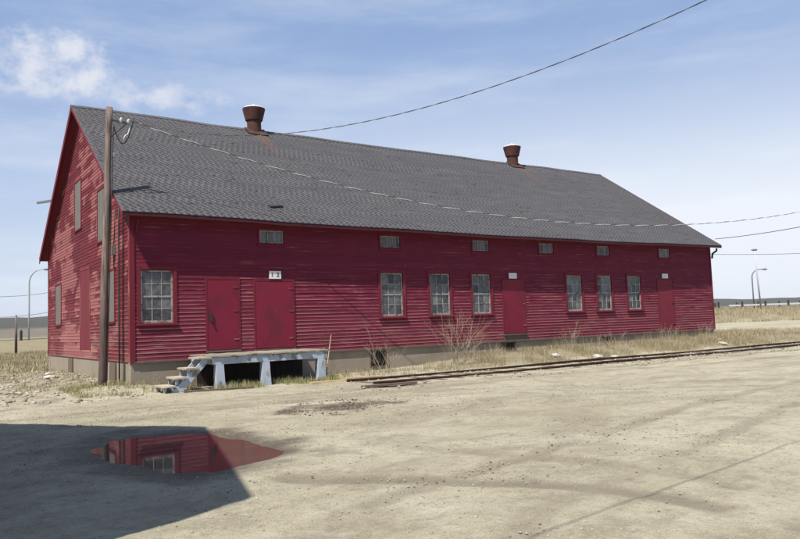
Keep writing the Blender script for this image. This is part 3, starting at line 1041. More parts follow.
sv, sf, scol = [], [], []
TW, EX = .22, .10
slope = math.hypot(7.0 + .42, RISE * 7.42); nrow = int(slope / EX)
cs, sn = 1 / math.hypot(1, RISE), RISE / math.hypot(1, RISE)
for r_ in range(nrow + 1):
    x = -RK - .02 - ((r_ * .0733 + random.random() * .07) % TW)
    rowt = random.uniform(.93, 1.07)
    sagr = 0
    while x < L + RK + .02:
        xa = max(x, -RK - .04); xb = min(x + TW - .004, L + RK + .04)
        x += TW
        if xb - xa < .03: continue
        y0e = -ov((xa + xb) / 2) - .035
        d0 = r_ * EX; d1 = d0 + EX + .04
        ya = y0e + d0 * cs; yb = min(y0e + d1 * cs, 7.02)
        if ya > 6.98: continue
        lift = .0035 + random.random() * .0015 + (.012 if random.random() < .015 else 0)
        tl = jit(.002)

        def P3(xx, yy, up): return (xx, yy - sn * up, rz(min(yy, 7)) + wobp(xx) + cs * up)
        base = len(sv)
        sv += [P3(xa, ya + tl, .002), P3(xb, ya + tl, .002), P3(xb, yb, .001), P3(xa, yb, .001),
               P3(xa, ya + tl, lift), P3(xb, ya + tl, lift), P3(xb, yb, .006), P3(xa, yb, .006)]
        sf += [(base + 4, base + 5, base + 6, base + 7), (base, base + 1, base + 5, base + 4), (base + 1, base + 2, base + 6, base + 5), (base + 3, base, base + 4, base + 7)]
        t = rowt * random.uniform(.93, 1.07) * (.87 if random.random() < .01 else 1)
        scol += [(t, t, t * 1.01, 1)] * 8
o = np_mesh('shingles', sv, sf, 'shingle_grey', roof, scol); tag(o, kind='stuff')
sv = [(-RK - .04, 7.02, rz(7.02) + .006), (L + RK + .04, 7.02, rz(7.02) + .006), (L + RK + .04, W + .43, rz(W + .43) + .006), (-RK - .04, W + .43, rz(W + .43) + .006)]
np_mesh('rear_shingles', sv, [(0, 1, 2, 3)], 'shingle_grey', roof, [(1, 1, 1, 1)] * 4)
x = -RK - .04
cap = MB(); capc = []
while x < L + RK + .03:
    xb = min(x + .30, L + RK + .045)
    zt = rz(7) + wob(x) + .02 + random.random() * .006
    cap.v += [(x, 6.86, rz(6.86) + wob(x) + .03), (xb, 6.86, rz(6.86) + wob(x) + .024), (xb, 7., zt + .016), (x, 7., zt + .022), (xb, 7.14, rz(7.14) + .024), (x, 7.14, rz(7.14) + .03)]
    b = len(cap.v) - 6
    cap.f += [(b, b + 1, b + 2, b + 3), (b + 3, b + 2, b + 4, b + 5)]
    x += .29
o = np_mesh('ridge_cap', cap.v, cap.f, 'shingle_grey', roof, [(.95, .95, .95, 1)] * len(cap.v)); tag(o, kind='stuff')
MB().beam((4.55, .35, rz(.35) + .03), (5.05, .45, rz(.45) + .03), .12, .03, (0, -sn, cs)).build('loose_shingle', 'post_dark', roof)

# rusty ventilators on the ridge
for vx, sc_ in ((6.93, 1.0), (21.97, 1.0)):
    c0 = (vx, 7.0, 8.95)
    v = MB().lathe(c0, [(.30, 0), (.30, .82)], 24).build('ventilator', 'rust', house, c0, smooth=False)
    v['label'] = 'rusty round ventilator on the ridge, ' + ('nearer' if vx < 10 else 'farther')
    MB().lathe(c0, [(.31, .74), (.36, .76), (.475, 1.22), (.485, 1.27), (.45, 1.285), (.30, 1.25)], 24).build('hood', 'rust', v)
    MB().lathe(c0, [(.445, 1.285), (.40, 1.335), (.25, 1.385), (.07, 1.41), (.05, 1.44), (.03, 1.50)], 24).build('dome_cap', 'pale_cap', v)
    fb = MB()
    for sg_ in (-1, 1):
        fb.hexa([(vx - .45, 7 + sg_ * .5, rz(7 + sg_ * .5) + .012), (vx + .45, 7 + sg_ * .5, rz(7 + sg_ * .5) + .012), (vx + .45, 7., rz(7) + .03), (vx - .45, 7., rz(7) + .03),
                 (vx - .45, 7 + sg_ * .5, rz(7 + sg_ * .5) + .030), (vx + .45, 7 + sg_ * .5, rz(7 + sg_ * .5) + .030), (vx + .45, 7., rz(7) + .05), (vx - .45, 7., rz(7) + .05)])
    fb.build('flashing', 'rust', v)

# ------------------------------------------------------------------ loading platform and steps
DX0, DX1, DY, DZ = 1.66, 5.32, -1.95, .13
dock = empty('loading_platform', ((DX0 + DX1) / 2, DY / 2, GZ))
tag(dock, 'low wooden loading platform with pale blue posts below the two near doors', 'platform')
x = DX0; i = 0
while x < DX1 - .05:
    w_ = .165 + jit(.008)
    e = jit(.035); a, b = jit(.008), jit(.008)
    MB().hexa([(x, DY - .03 + e, DZ - .045 + a), (x + w_, DY - .03 + e, DZ - .045 + b), (x + w_, -.08, DZ - .045 + b), (x, -.08, DZ - .045 + a),
               (x, DY - .03 + e, DZ + a), (x + w_, DY - .03 + e, DZ + b), (x + w_, -.08, DZ + b), (x, -.08, DZ + a)]).build('deck_plank', 'weathered_wood', dock)
    x += w_ + .012
MB().box(DX0 + .02, DX1 - .04, DY + .02, DY + .09, DZ - .25, DZ - .056).build('front_beam', 'blue_white_paint', dock)
MB().box(DX0 + .02, DX1 - .04, -.20, -.12, DZ - .24, DZ - .056).build('rear_beam', 'brown_board', dock)
for xx in (DX0 + .02, DX1 - .12):
    MB().box(xx, xx + .07, DY + .092, -.205, DZ - .24, DZ - .057).build('side_beam', 'blue_white_paint', dock)
for px in (1.90, 3.28, 5.08):
    gz = float(ground_h(px, DY + .2)) - .1
    zt = DZ - .255
    MB().hexa([(px - .13, DY - .04, gz), (px + .14, DY - .04, gz), (px + .14, DY + .24, gz), (px - .13, DY + .24, gz),
               (px - .11, DY - .01, zt), (px + .10, DY - .01, zt), (px + .10, DY + .20, zt), (px - .11, DY + .20, zt)]).build('post', 'blue_white_paint', dock)
    MB().box(px - .09, px + .09, -.28, -.10, gz, DZ - .25).build('rear_post', 'brown_board', dock)

for i in range(18):  # added dark backing, paints the shade beneath the deck over the foundation
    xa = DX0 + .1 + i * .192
    MB().box(xa, xa + .185, -.42 + jit(.008), -.395, -1.0, DZ - .06 - abs(jit(.02))).build('underdeck_shade_board', 'underdeck_shade', dock)
steps = empty('wooden_steps', (1.1, -1.5, GZ))
tag(steps, 'short weathered wooden steps at the left end of the loading platform', 'steps')
SY0, SY1 = -1.98, -1.18
TR = [(1.26, 1.645, .10), (.94, 1.30, -.17), (.62, .98, -.40), (.30, .66, -.61)]
for x0, x1, z in TR:
    MB().hexa([(x0, SY0 + jit(.02), z - .045), (x1, SY0, z - .045), (x1, SY1, z - .045), (x0, SY1 + jit(.02), z - .045),
               (x0, SY0, z), (x1, SY0, z), (x1, SY1, z), (x0, SY1, z)]).build('tread', 'tread_wood', steps)
for y in (SY0 + .06, SY1 - .1):
    MB().hexa([(.42, y, -.92), (.74, y, -.92), (.74, y + .05, -.92), (.42, y + .05, -.92),
               (1.44, y, .05), (1.655, y, .05), (1.655, y + .05, .05), (1.44, y + .05, .05)]).build('stringer', 'blue_white_paint', steps)
    for x0, x1, z in TR[1:]:
        MB().box(x0 + .05, x0 + .12, y + .003, y + .047, z - .19, z - .047).build('riser_block', 'blue_white_paint', steps)

# ------------------------------------------------------------------ railway siding
track = empty('railway_track', (20, -3.75, GZ))
tag(track, 'rusty half buried railway siding running along the front of the warehouse', 'railway track')
for ry in (-3.05, -4.485):
    r = MB()
    xs_ = np.arange(5.3, 70, 1.2)
    for a, b in zip(xs_[:-1], xs_[1:]):
        dy = .01 * math.sin(a * .9); dy2 = .01 * math.sin(b * .9)
        za, zb = GZ + .015 * math.sin(a * .5), GZ + .015 * math.sin(b * .5)
        for w0, w1, z0, z1 in ((.07, .07, -.09, -.075), (.012, .012, -.075, .03), (.036, .036, .03, .062)):
            r.hexa([(a, ry - w0 + dy, za + z0), (b, ry - w0 + dy2, zb + z0), (b, ry + w0 + dy2, zb + z0), (a, ry + w0 + dy, za + z0),
                    (a, ry - w1 + dy, za + z1), (b, ry - w1 + dy2, zb + z1), (b, ry + w1 + dy2, zb + z1), (a, ry + w1 + dy, za + z1)])
    r.build('rail', 'rail_rust', track)
sl = MB().box(5.5, 5.72, -4.95, -2.55, GZ - .16, GZ - .005).build('sleeper', 'brown_board', track, (5.61, -3.75, GZ))
for i in range(1, 70):
    c = sl.copy(); COL.objects.link(c)
    c.location = sl.location + Vector((i * .62, jit(.06), jit(.02) - .005)); c.rotation_euler = (0, 0, jit(.03))

# boards lying at the end of the track
for i, (a, b, w_, m, lab) in enumerate((((4.35, -2.62), (6.9, -2.85), .16, 'fresh_wood', 'long yellowish plank lying by the end of the rails'),
                                        ((5.3, -2.98), (6.55, -3.02), .13, 'fresh_wood', 'short yellowish plank lying across the rail end'),
                                        ((4.55, -5.12), (6.1, -5.42), .15, 'brown_board', 'dark old board sunk in the gravel in front of the rails'),
                                        ((.75, -2.35), (2.6, -2.55), .14, 'brown_board', 'dark plank on the ground at the foot of the steps'))):
    za, zb = float(ground_h(*a)) + .03, float(ground_h(*b)) + .03
    o = MB().beam((a[0], a[1], za + (.06 if i == 1 else 0)), (b[0], b[1], zb + (.06 if i == 1 else 0)), w_, .05).build('plank', m, None, (a[0], a[1], za))
    tag(o, lab, 'plank', 'loose planks near the track')

# ------------------------------------------------------------------ utility pole and wires
PB = Vector((-.66, .62, -.95)); PT = Vector((-.44, .50, 7.50))
pole = empty('utility_pole', (PB.x, PB.y, float(ground_h(PB.x, PB.y))))
tag(pole, 'tall weathered wooden utility pole standing close to the gable wall', 'utility pole')
pp = [PB.lerp(PT, i / 16) + Vector((.012 * math.sin(i * .8), .010 * math.cos(i * .7), 0)) for i in range(17)]
MB().tube(pp, [.124 - .036 * i / 16 + .003 * math.sin(i * 2.1) for i in range(17)], 14).build('shaft', 'pole_wood', pole, smooth=True)
tp = PB.lerp(PT, .955)
MB().beam(tp + Vector((.05, -.04, 0)), tp + Vector((.52, -.22, -.10)), .05, .05).build('bracket', 'dark_iron', pole)
MB().beam(tp + Vector((.06, -.04, -.5)), tp + Vector((.42, -.18, -.12)), .025, .025).build('brace', 'dark_iron', pole)
for q in ((.30, -.16, -.02), (.50, -.21, -.05)):
    c0 = tp + Vector(q)
    MB().lathe(tuple(c0), [(.03, -.06), (.05, -.05), (.035, -.01), (.055, .02), (.035, .06), (.02, .09)], 12).build('insulator', 'white_glaze', pole, smooth=True)
c0 = PB.lerp(PT, .83) + Vector((.14, -.05, 0))
MB().lathe(tuple(c0), [(.03, -.07), (.05, -.04), (.035, 0), (.05, .04), (.02, .07)], 12).build('insulator', 'white_glaze', pole, smooth=True)
loop = []
for i in range(15):
    t = i / 14
    loop.append(tp + Vector((.10 + .55 * t, -.10 - .12 * t, -.05 - 1.05 * (1 - (2 * t - .9) ** 2) * .62)))
MB().tube(loop, .016, 6).build('cable_loop', 'dark_cable', pole, smooth=True)
loop = [tp + Vector((.35 + .25 * t, -.2, -.62 + .5 * t + .05 * math.sin(t * 9))) for t in np.linspace(0, 1, 8)]
MB().tube(loop, .018, 6).build('cable_tail', 'pale_cable', pole, smooth=True)
MB().tube([PB.lerp(PT, t) + Vector((.10, -.12, 0)) for t in (.06, .3, .6, .93)], .014, 6).build('ground_wire', 'dark_cable', pole)


def para(A, B, sag, t): A, B = Vector(A), Vector(B); p = A.lerp(B, t); p.z -= 4 * sag * t * (1 - t); return p


def twisted(A, B, sag, t1, label, pitch=.85, rad=.0085, sep=.0095, mats=('pale_cable', 'dark_cable')):
    A = Vector(A)
    root = empty('overhead_cable', A); tag(root, label, 'cable', 'overhead wires')
    n = int((Vector(B) - A).length * t1 / pitch * 12)
    for ph, m in ((0, mats[0]), (math.pi, mats[1])):
        path = []
        for i in range(n + 1):
            p = para(A, B, sag, t1 * i / n); d = (Vector(B) - A).normalized()
            r = d.cross(Vector((0, 0, 1))).normalized(); u = r.cross(d)
            a = 2 * math.pi * i / 12 + ph
            path.append(p + (r * math.cos(a) + u * math.sin(a)) * sep)
        MB().tube(path, rad, 5).build('strand', m, root, smooth=True)
    return root


WA = (tp.x + .50, tp.y - .21, tp.z + .02)
E1 = Vector((26.18, -7.18, 5.07))
twisted(WA, E1, 1.8, 1.16, 'twisted pale and dark cable crossing low in front of the roof')
E4 = Vector((4.26, -16.46, 5.46))
twisted(WA, E4, 1.2, 1.35, 'twisted cable rising from behind the near ventilator to the top edge', .8, .0048, .0055, ('worn_cable', 'dark_cable'))


def wire(A, B, sag, r, label, m='dark_cable', t1=1.):
    o = MB().tube([para(A, B, sag, t1 * i / 40) for i in range(41)], r, 5).build('overhead_wire', m, None, A, smooth=True)
    tag(o, label, 'wire', 'overhead wires')
    return o


def ray(px, py, D):
    d = RC @ np.array([(px - 400) / FPX, 1, -(py - 269.5) / FPX]); return Vector(CAM + d * D)


wire(ray(715, 239, 45), ray(870, 212, 34), .15, .018, 'thin wire leaving the far eave end towards the right edge')
wire(ray(700, 254, 80), ray(900, 247, 70), .3, .022, 'thin level wire in the sky right of the warehouse')
wire(ray(-40, 295, 110), ray(75, 287, 120), .8, .03, 'upper distant wire in the sky left of the gable')
wire(ray(-40, 316, 105), ray(75, 306, 112), .8, .03, 'lower distant wire in the sky left of the gable')
wire((-22, -21.0, 5.6), (22, -15.65, 5.6), 1.0, .009, 'cable strung high over the foreground yard')


def plain_pole(base, top, r0, label):
    base = Vector(base); top = Vector(top)
    p = empty('utility_pole', base); tag(p, label, 'utility pole')
    MB().tube([base - Vector((0, 0, .3)), base.lerp(top, .5), top], [r0, r0 * .85, r0 * .7], 10).build('shaft', 'pole_wood', p, smooth=True)
    d = top.lerp(base, .05)
    MB().lathe(tuple(d + Vector((r0 + .05, 0, 0))), [(.03, -.06), (.05, -.03), (.035, 0), (.05, .04), (.02, .07)], 10).build('insulator', 'white_glaze', p, smooth=True)


pe = para(Vector(WA), E1, 1.8, 1.16)
plain_pole((pe.x, pe.y - .15, GZ), (pe.x, pe.y - .15, pe.z + .4), .15, 'wooden pole beyond the right edge carrying the low cable')
pe = para(Vector(WA), E4, 1.2, 1.35)
plain_pole((pe.x + .15, pe.y, GZ), (pe.x + .15, pe.y, pe.z + .4), .15, 'wooden pole beside the camera carrying the rising cable')
p1 = ray(16, 352, 68); p1.z = float(ground_h(p1.x, p1.y))
plain_pole(p1, (p1.x, p1.y, 2.9), .13, 'short grey pole in the dry grass left of the gable')

# ------------------------------------------------------------------ street lamps, guard posts


def lamp(base, H_, arm, label, mat, curved=True, lean=0.):
    r = empty('street_lamp', base); tag(r, label, 'street lamp', 'street lamps on the road')
    b = Vector(base)
    a = Vector(arm)
    if curved:
        path = [b - Vector((0, 0, .3)), b + Vector((0, 0, H_ * .45)), b + Vector((0, 0, H_ * .80))]
        for i in range(1, 9):
            t = math.pi / 2 * i / 8
            path.append(b + Vector((0, 0, H_ * .80)) + a * .8 * (1 - math.cos(t)) + Vector((0, 0, H_ * .2 * math.sin(t))))
        path.append(b + Vector((0, 0, H_ * 1.0)) + a)
        n = len(path)
        MB().tube(path, [.12 - .06 * i / n for i in range(n)], 10).build('mast', mat, r, smooth=True)
        hp = b + Vector((0, 0, H_ - .03)) + a
    else:
        top = b + Vector((lean, 0, H_))
        MB().tube([b - Vector((0, 0, .3)), top], [.14, .09], 10).build('mast', mat, r, smooth=True)
        hp = top + Vector((0, 0, .05)) - a.normalized() * .4
    d = a.normalized()
    pr = []
    for t, w_ in ((-.1, .06), (.1, .13), (.5, .17), (.85, .13), (.95, .05)):
        pr.append((hp + d * t, w_))
    MB().tube([q for q, _ in pr], [w_ for _, w_ in pr], 8).build('lamp_head', 'grey_steel', r, smooth=True)
    return r


rr_ = RC[:, 0]; rt = Vector((rr_[0], rr_[1], 0)).normalized()


def base_at(px, D, dz=0.):
    p = ray(px, 320, D); p.z = float(ground_h(p.x, p.y)) + dz; return p


b = base_at(29, 95); lamp(b, 9.6 - b.z, rt * 2.0, 'pale curved street lamp left of the gable', 'galvanised')
b = base_at(755, 130); lamp(b, 8.3 - b.z, rt * 1.9, 'thin dark curved street lamp beyond the far corner', 'grey_steel')
b = base_at(762, 120); lamp(b, 10.9 - b.z, rt * .9, 'pale straight tall lamp mast beyond the far corner', 'galvanised', False, -.9)

# guard posts along the road: near row in front, far row behind
gp0 = None; cnt = {}
for row, (d0, offs) in enumerate(((-1.2, 0.), (8.6, 2.2))):
    for i in range(-12, 42):
        s_ = i * 4.6 + offs
        p = road_pt(s_, d0)
        # only where the view passes the building
        v = RC.T @ (np.array([p[0], p[1], 1.]) - CAM)
        u = 400 + FPX * v[0] / v[1]
        if not (-60 < u < 60 or 700 < u < 860): continue
        z = float(ground_h(p[0], p[1]))
        if gp0 is None:
            gp0 = MB().tube([(p[0], p[1], z - .3), (p[0], p[1], z + 1.2), (p[0], p[1], z + 1.3)], [.17, .165, .1], 8).build('guard_post', 'post_dark', None, (p[0], p[1], z)); o = gp0
        else:
            o = gp0.copy(); COL.objects.link(o); o.location = (p[0], p[1], z)
        side = 'left of the gable' if u < 400 else 'beyond the far corner'
        cnt[(row, side)] = cnt.get((row, side), 0) + 1
        nth = ['first', 'second', 'third', 'fourth', 'fifth', 'sixth', 'seventh', 'eighth', 'ninth', 'tenth'][cnt[(row, side)] - 1]
        tag(o, f'{nth} from the left of the short dark {"near" if row == 0 else "far"} row guard posts {side}', 'post',
            f'{"near" if row == 0 else "far"} guard posts {side}')
for lab, s0, s1 in (('left of the gable', -10, 12), ('beyond the far corner', 85, 150)):
    g = MB()
    for k in range(int((s1 - s0) / 4.6)):
        a = road_pt(s0 + k * 4.6, -1.0); b = road_pt(s0 + (k + 1) * 4.6, -1.0)
        g.beam((a[0], a[1], float(ground_h(*a)) + .62), (b[0], b[1], float(ground_h(*b)) + .62), .06, .28)
    tag(g.build('guard_rail', 'guard_white', None, (a[0], a[1], 0)), f'pale guard rail along the road {lab}', 'guard rail')

# ------------------------------------------------------------------ vegetation and stones


def blades(name, pts, hmin, hmax, per, spread, mat, wid, lean=.5, green=.1, label=None, kind='stuff', parent=None):
    pts = np.asarray(pts); n = len(pts) * per
    base = np.repeat(pts, per, 0) + np.c_[rng.normal(0, spread, (n, 2)), np.zeros(n)]
    base[:, 2] = ground_h(base[:, 0], base[:, 1]) - .01
    h = rng.uniform(hmin, hmax, n) * np.repeat(rng.uniform(.6, 1.15, len(pts)), per)
    a = rng.uniform(0, 2 * np.pi, n); ln = rng.uniform(.05, lean, n) * h
    dx, dy = np.cos(a) * ln, np.sin(a) * ln
    b = rng.uniform(0, np.pi, n); w = wid * rng.uniform(.6, 1.4, n)
    wx, wy = np.cos(b) * w, np.sin(b) * w
    v = np.empty((n, 5, 3))
    v[:, 0] = base + np.c_[wx, wy, 0 * w]; v[:, 1] = base - np.c_[wx, wy, 0 * w]
    md = base + np.c_[dx * .4, dy * .4, h * .6]
    v[:, 2] = md - np.c_[wx, wy, 0 * w] * .7; v[:, 3] = md + np.c_[wx, wy, 0 * w] * .7
    v[:, 4] = base + np.c_[dx, dy, h]
    i0 = np.arange(n)[:, None] * 5
    f = np.concatenate([i0 + np.array([0, 1, 2]), i0 + np.array([0, 2, 3]), i0 + np.array([3, 2, 4])])
    tint = np.repeat(np.c_[rng.uniform(0, 1, n), (rng.uniform(0, 1, n) < green) * 1., np.zeros(n), np.ones(n)], 5, 0)
    o = np_mesh(name, v.reshape(-1, 3), f, mat, parent, tint)
    tag(o, kind=kind)
    return o


def scatter(n, x0, x1, y0, y1, fn=None):
    out = np.zeros((0, 2))
    while len(out) < n:
        p = np.c_[rng.uniform(x0, x1, n * 2), rng.uniform(y0, y1, n * 2)]
        if fn: p = p[rng.uniform(0, 1, len(p)) < fn(p[:, 0], p[:, 1])]
        out = np.concatenate([out, p])
    return np.c_[out[:n], np.zeros(n)]


def clump(seed, sc_, lo, hi): return lambda x, y: sst(fbm(x * sc_, y * sc_, 3, seed), lo, hi)


ck = clump(81, .8, .42, .62)
o = blades('dry_grass', scatter(1500, 10, 30, -2.35, -.06, lambda x, y: ck(x, y) * np.minimum(1, (x - 8.5) / 7) + .03), .06, .30, 12, .10, 'dry_grass', .0045, .9, .10)
tag(o, 'dry straw coloured grass along the foundation behind the rails', 'grass')
o = blades('dry_grass', scatter(2600, 29.2, 56, -2.6, 24, lambda x, y: .15 + ck(x, y)), .06, .30, 10, .2, 'dry_grass', .010, .8, .14)
tag(o, kind='stuff')
q_ = blades('dry_stalks', scatter(420, 11, 29.5, -2.3, -.1, lambda x, y: .05 + ck(x + 5, y)), .25, .75, 5, .07, 'dry_grass', .003, .5, .02)
tag(q_, 'thin tall dead stalks standing along the far foundation', 'weeds')
tag(o, 'dry grass patch beyond the far corner', 'grass')
o = blades('dry_grass', scatter(4200, -10, 13, 12.5, 62, lambda x, y: .25 + ck(x * .5, y * .5)), .08, .38, 10, .28, 'dry_grass', .012, .8, .05)
tag(o, 'dry grass field left of the gable', 'grass')
o = blades('dry_grass', scatter(2400, 60, 150, 0, 60, lambda x, y: 1. * ((-13 < road_d(x, y)) & (road_d(x, y) < -1))), .2, .6, 8, .35, 'dry_grass', .03, .6, .12)
tag(o, 'grass on the road embankment beyond the far corner', 'grass')
ce = clump(83, 1.2, .45, .6)
o = blades('weeds', scatter(300, -1.7, 1.6, -1.3, 1.5, lambda x, y: 1. * ~((x > -.05) & (y > -.02)) * (.25 + ce(x, y))), .05, .20, 12, .07, 'weed_green', .005, .8, .08)
tag(o, 'low greenish weeds round the near corner', 'weeds')
o = blades('weeds', scatter(230, 1.7, 5.6, -2.5, -1.5, lambda x, y: .1 + ce(x, y)), .05, .26, 14, .06, 'weed_green', .005, .9, .25)
tag(o, 'straggly weeds in front of the platform', 'weeds')
o = blades('weeds', scatter(160, -2.6, -.05, 1.5, 13, lambda x, y: .1 + ce(x, y)), .05, .22, 10, .08, 'dry_grass', .005, .9, .2)
tag(o, 'sparse dry weeds along the gable', 'weeds')
o = blades('weeds', scatter(170, 5.5, 10.5, -2.4, -.06, lambda x, y: .06 + ce(x, y)), .05, .24, 12, .07, 'dry_grass', .005, .9, .15)
tag(o, 'thin dry weeds between platform and bare shrub', 'weeds')

# stones
t_ = (1 + 5 ** .5) / 2
ICO = np.array([(-1, t_, 0), (1, t_, 0), (-1, -t_, 0), (1, -t_, 0), (0, -1, t_), (0, 1, t_), (0, -1, -t_), (0, 1, -t_), (t_, 0, -1), (t_, 0, 1), (-t_, 0, -1), (-t_, 0, 1)]) / 1.9
ICF = np.array([(0, 11, 5), (0, 5, 1), (0, 1, 7), (0, 7, 10), (0, 10, 11), (1, 5, 9), (5, 11, 4), (11, 10, 2), (10, 7, 6), (7, 1, 8), (3, 9, 4), (3, 4, 2), (3, 2, 6), (3, 6, 8), (3, 8, 9), (4, 9, 5), (2, 4, 11), (6, 2, 10), (8, 6, 7), (9, 8, 1)])


def stones(name, pts, r0, r1, mat='stones'):
    pts = np.asarray(pts); n = len(pts)
    r = r0 + (r1 - r0) * rng.uniform(0, 1, n) ** 3
    v = ICO[None] * (1 + rng.uniform(-.28, .28, (n, 12, 1))) * r[:, None, None] * np.stack([rng.uniform(.8, 1.3, n), rng.uniform(.8, 1.3, n), rng.uniform(.45, .8, n)], -1)[:, None]
    p = pts.copy(); p[:, 2] = ground_h(p[:, 0], p[:, 1]) + r * .12
    v = v + p[:, None]
    f = (np.arange(n)[:, None, None] * 12 + ICF[None]).reshape(-1, 3)
    tint = np.repeat(np.c_[rng.uniform(0, 1, n), (rng.uniform(0, 1, n) < .12) * 1., np.zeros(n), np.ones(n)], 12, 0)
    o = np_mesh(name, v.reshape(-1, 3), f, mat, None, tint); tag(o, kind='stuff'); return o


cst = clump(91, .7, .4, .65)
yard = lambda x, y: (.15 + cst(x, y)) * (poly_sd(x, y, PUD) > .1)
o = stones('loose_stones', scatter(16000, -4.5, 9, -18.7, -2.2, yard), .003, .016)
tag(o, 'small loose stones scattered over the gravel yard', 'gravel')
o = stones('loose_stones', scatter(3200, 4, 40, -6.5, -1.9, lambda x, y: .2 + cst(x, y)), .008, .055)
tag(o, 'stones and ballast along the railway siding', 'gravel')
o = stones('loose_stones', scatter(5000, -4.3, 7, -18.7, -6, lambda x, y: sst(fbm(x * .55, y * .8, 3, 97), .55, .7)), .004, .012)
tag(o, 'patches of coarse grit in the yard', 'gravel')
o = stones('loose_stones', scatter(1500, -3.5, 0, -2.5, 14, lambda x, y: .2 + cst(x, y)), .012, .08)
tag(o, 'stones heaped along the gable foundation', 'gravel')
o = stones('loose_stones', scatter(700, .4, 3.5, -9.9, -7.5, lambda x, y: 1. * (poly_sd(x, y, WET) < .3)), .006, .03, 'wet_stones')
tag(o, 'pebbles in the damp patch', 'gravel')

for (x, y, r, lab) in ((-1.15, 6.3, .16, 'pale rock on the bare earth left of the gable, nearer one'), (-.85, 8.3, .17, 'pale rock on the bare earth left of the gable, farther one'),
                       (15.5, -1.6, .17, 'pale rock in the dry grass below the middle door'), (17.2, -2.2, .22, 'broad pale rock in the grass right of the middle door'),
                       (18.1, -2.3, .14, 'small pale rock beside the rails right of the middle door'), (26.3, -1.9, .2, 'white rock in the grass near the far door')):
    mb = MB(); z = float(ground_h(x, y)) + r * .25
    vv = ICO * (1 + rng.uniform(-.25, .25, (12, 1))) * r * np.array([1.35, 1., .55]) + np.array([x, y, z])
    mb.v = [tuple(p) for p in vv]; mb.f = [tuple(f) for f in ICF]
    tag(mb.build('rock', 'rock_pale', None, (x, y, z - r * .25)), lab, 'rock', 'pale rocks')


def shrub(base, n, hgt, spread, label, r0=.016, bias=0.):
    b = Vector((base[0], base[1], float(ground_h(*base)) - .05))
    root = empty('bare_shrub', b); tag(root, label, 'shrub', 'bare shrubs along the wall')

    def grow(mb, p, d, ln, r, depth):
        path = [p]; q = p; dd = d
        for i in range(4):
            dd = (dd + Vector((jit(.16), jit(.16), .05 + jit(.08)))).normalized()
            q = q + dd * ln / 4; path.append(q)
        mb.tube(path, [r, r * .85, r * .7, r * .58, r * .45], 5, False)
        if depth > 0:
            for k in range(random.choice((2, 3, 3))):
                at_ = random.choice(path[1:])
                nd = (dd + Vector((jit(.75), jit(.6), jit(.35)))).normalized()
                grow(mb, at_, nd, ln * random.uniform(.5, .85), r * .6, depth - 1)
    for i in range(n):
        a = 2 * math.pi * i / n + jit(.4)
        d = Vector((math.cos(a) * spread + bias, math.sin(a) * spread * .5, 1)).normalized()
        mb = MB(); grow(mb, b + Vector((math.cos(a) * .08, math.sin(a) * .05, 0)), d, hgt * random.uniform(.35, .6), r0 * random.uniform(.7, 1.2), 3)
        mb.build('stem', 'bark_pale', root, smooth=True)


shrub((10.9, -1.35), 16, 2.1, .80, 'large bare branching shrub below the third lower window', .0095, .12)
shrub((7.9, -1.1), 6, 1.3, .9, 'small bare shrub beside the nearest foundation vent', .011)
shrub((17.1, -1.0), 5, 1.2, .5, 'thin bare shrub between the middle door and the far windows', .010)
shrub((25.6, -1.4), 5, 1.2, .7, 'thin bare shrub below the far pinkish door', .010)
shrub((12.3, -1.5), 7, .9, 1.0, 'low twiggy bare shrub just right of the large bare shrub', .007)
shrub((19.4, -1.2), 6, .95, .9, 'low bare shrub by the farthest foundation vent', .008)
shrub((22.9, -1.3), 7, 1.05, .8, 'low bare shrub below the last lower window', .008)
stk = empty('leaning_stick', (5.75, -1.2, GZ)); tag(stk, 'thin bare stick leaning up beside the right end of the platform', 'stick')
MB().tube([(5.55, -1.3, GZ - .05), (5.9, -.9, -.1), (6.35, -.3, .55)], [.022, .018, .012], 6).build('branch', 'bark_pale', stk, smooth=True)
MB().tube([(5.75, -1.08, -.4), (5.72, -.9, -.1), (5.85, -.7, .15)], [.014, .012, .008], 6).build('twig', 'bark_pale', stk, smooth=True)

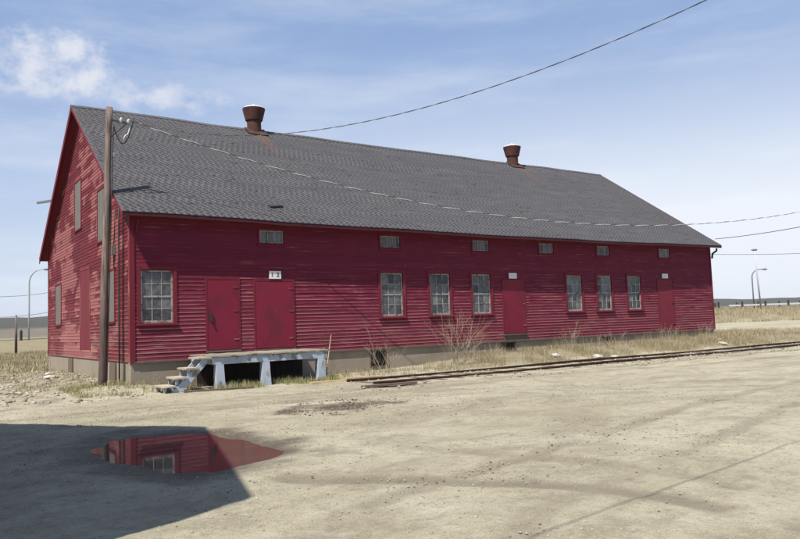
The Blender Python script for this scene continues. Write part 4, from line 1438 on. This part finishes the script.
# ------------------------------------------------------------------ neighbouring building that throws the foreground shadow
HB = 7.5
k_ = HB / SUN.z
off = Vector((SUN.x * k_, SUN.y * k_))
sh2, sh3, sh1 = Vector((-1.17, -9.47)), Vector((-2.56, -14.69)), Vector((-3.86, -5.69))
e2, e3, e1 = sh2 + off, sh3 + off, sh1 + off
e0 = e2 + (e1 - e2) * 2.0
plan = [e3, e2, e0, Vector((e0.x - 7, e0.y - 7)), Vector((e3.x - 8.5, e3.y - 1.5))]
nb = empty('neighbour_building', (-11, -10, GZ))
tag(nb, 'flat roofed grey building beside the yard whose shadow falls in the foreground', 'building')
tz = GZ + HB
cen = sum(plan, Vector((0, 0))) / 5
wl = MB()
for i in range(5):
    a, b = plan[i], plan[(i + 1) % 5]
    ia, ib = a + (cen - a).normalized() * .22, b + (cen - b).normalized() * .22
    oa, ob = a + (cen - a).normalized() * .06, b + (cen - b).normalized() * .06
    wl.hexa([(oa.x, oa.y, GZ - .3), (ob.x, ob.y, GZ - .3), (ib.x, ib.y, GZ - .3), (ia.x, ia.y, GZ - .3),
             (oa.x, oa.y, tz - .2), (ob.x, ob.y, tz - .2), (ib.x, ib.y, tz - .2), (ia.x, ia.y, tz - .2)])
wl.build('wall', 'corrugate', nb)
r = MB(); n0 = [(p.x, p.y, tz - .2) for p in plan]; n1 = [(p.x, p.y, tz) for p in plan]
r.v = n0 + n1; r.f = [(4, 3, 2, 1, 0), (5, 6, 7, 8, 9)] + [(i, (i + 1) % 5, 5 + (i + 1) % 5, 5 + i) for i in range(5)]
r.build('roof', 'asphalt', nb)
ed = (e2 - e3).normalized(); on = Vector((ed.y, -ed.x))
for t, w_, z0, z1, nm, m in ((.25, .55, 0, 2.1, 'door', 'brown_board'), (.7, .6, 1.2, 2.5, 'window', 'dark_glass'), (.7, .6, 4.2, 5.4, 'window', 'dark_glass'), (.25, .6, 4.2, 5.4, 'window', 'dark_glass')):
    c = e3.lerp(e2, t); a = c - ed * w_; b = c + ed * w_
    MB().hexa([(a.x + on.x * .03, a.y + on.y * .03, GZ + z0), (b.x + on.x * .03, b.y + on.y * .03, GZ + z0), (b.x - on.x * .1, b.y - on.y * .1, GZ + z0), (a.x - on.x * .1, a.y - on.y * .1, GZ + z0),
               (a.x + on.x * .03, a.y + on.y * .03, GZ + z1), (b.x + on.x * .03, b.y + on.y * .03, GZ + z1), (b.x - on.x * .1, b.y - on.y * .1, GZ + z1), (a.x - on.x * .1, a.y - on.y * .1, GZ + z1)]).build(nm, m, nb)

# ------------------------------------------------------------------ haze: the air between here and the hills
hz = MB().box(-2900, 2900, -1900, 2900, -12, 62).build('haze', 'red_trim', None)
tag(hz, kind='stuff')
hm = bpy.data.materials.new('haze_air'); hm.use_nodes = True
hm.node_tree.nodes.clear()
ho = hm.node_tree.nodes.new('ShaderNodeOutputMaterial'); hp_ = hm.node_tree.nodes.new('ShaderNodeVolumePrincipled')
hp_.inputs['Color'].default_value = (.90, .94, 1.0, 1)
hp_.inputs['Density'].default_value = HAZE
hp_.inputs['Anisotropy'].default_value = .2
hm.node_tree.links.new(hp_.outputs[0], ho.inputs['Volume'])
hz.data.materials.clear(); hz.data.materials.append(hm)
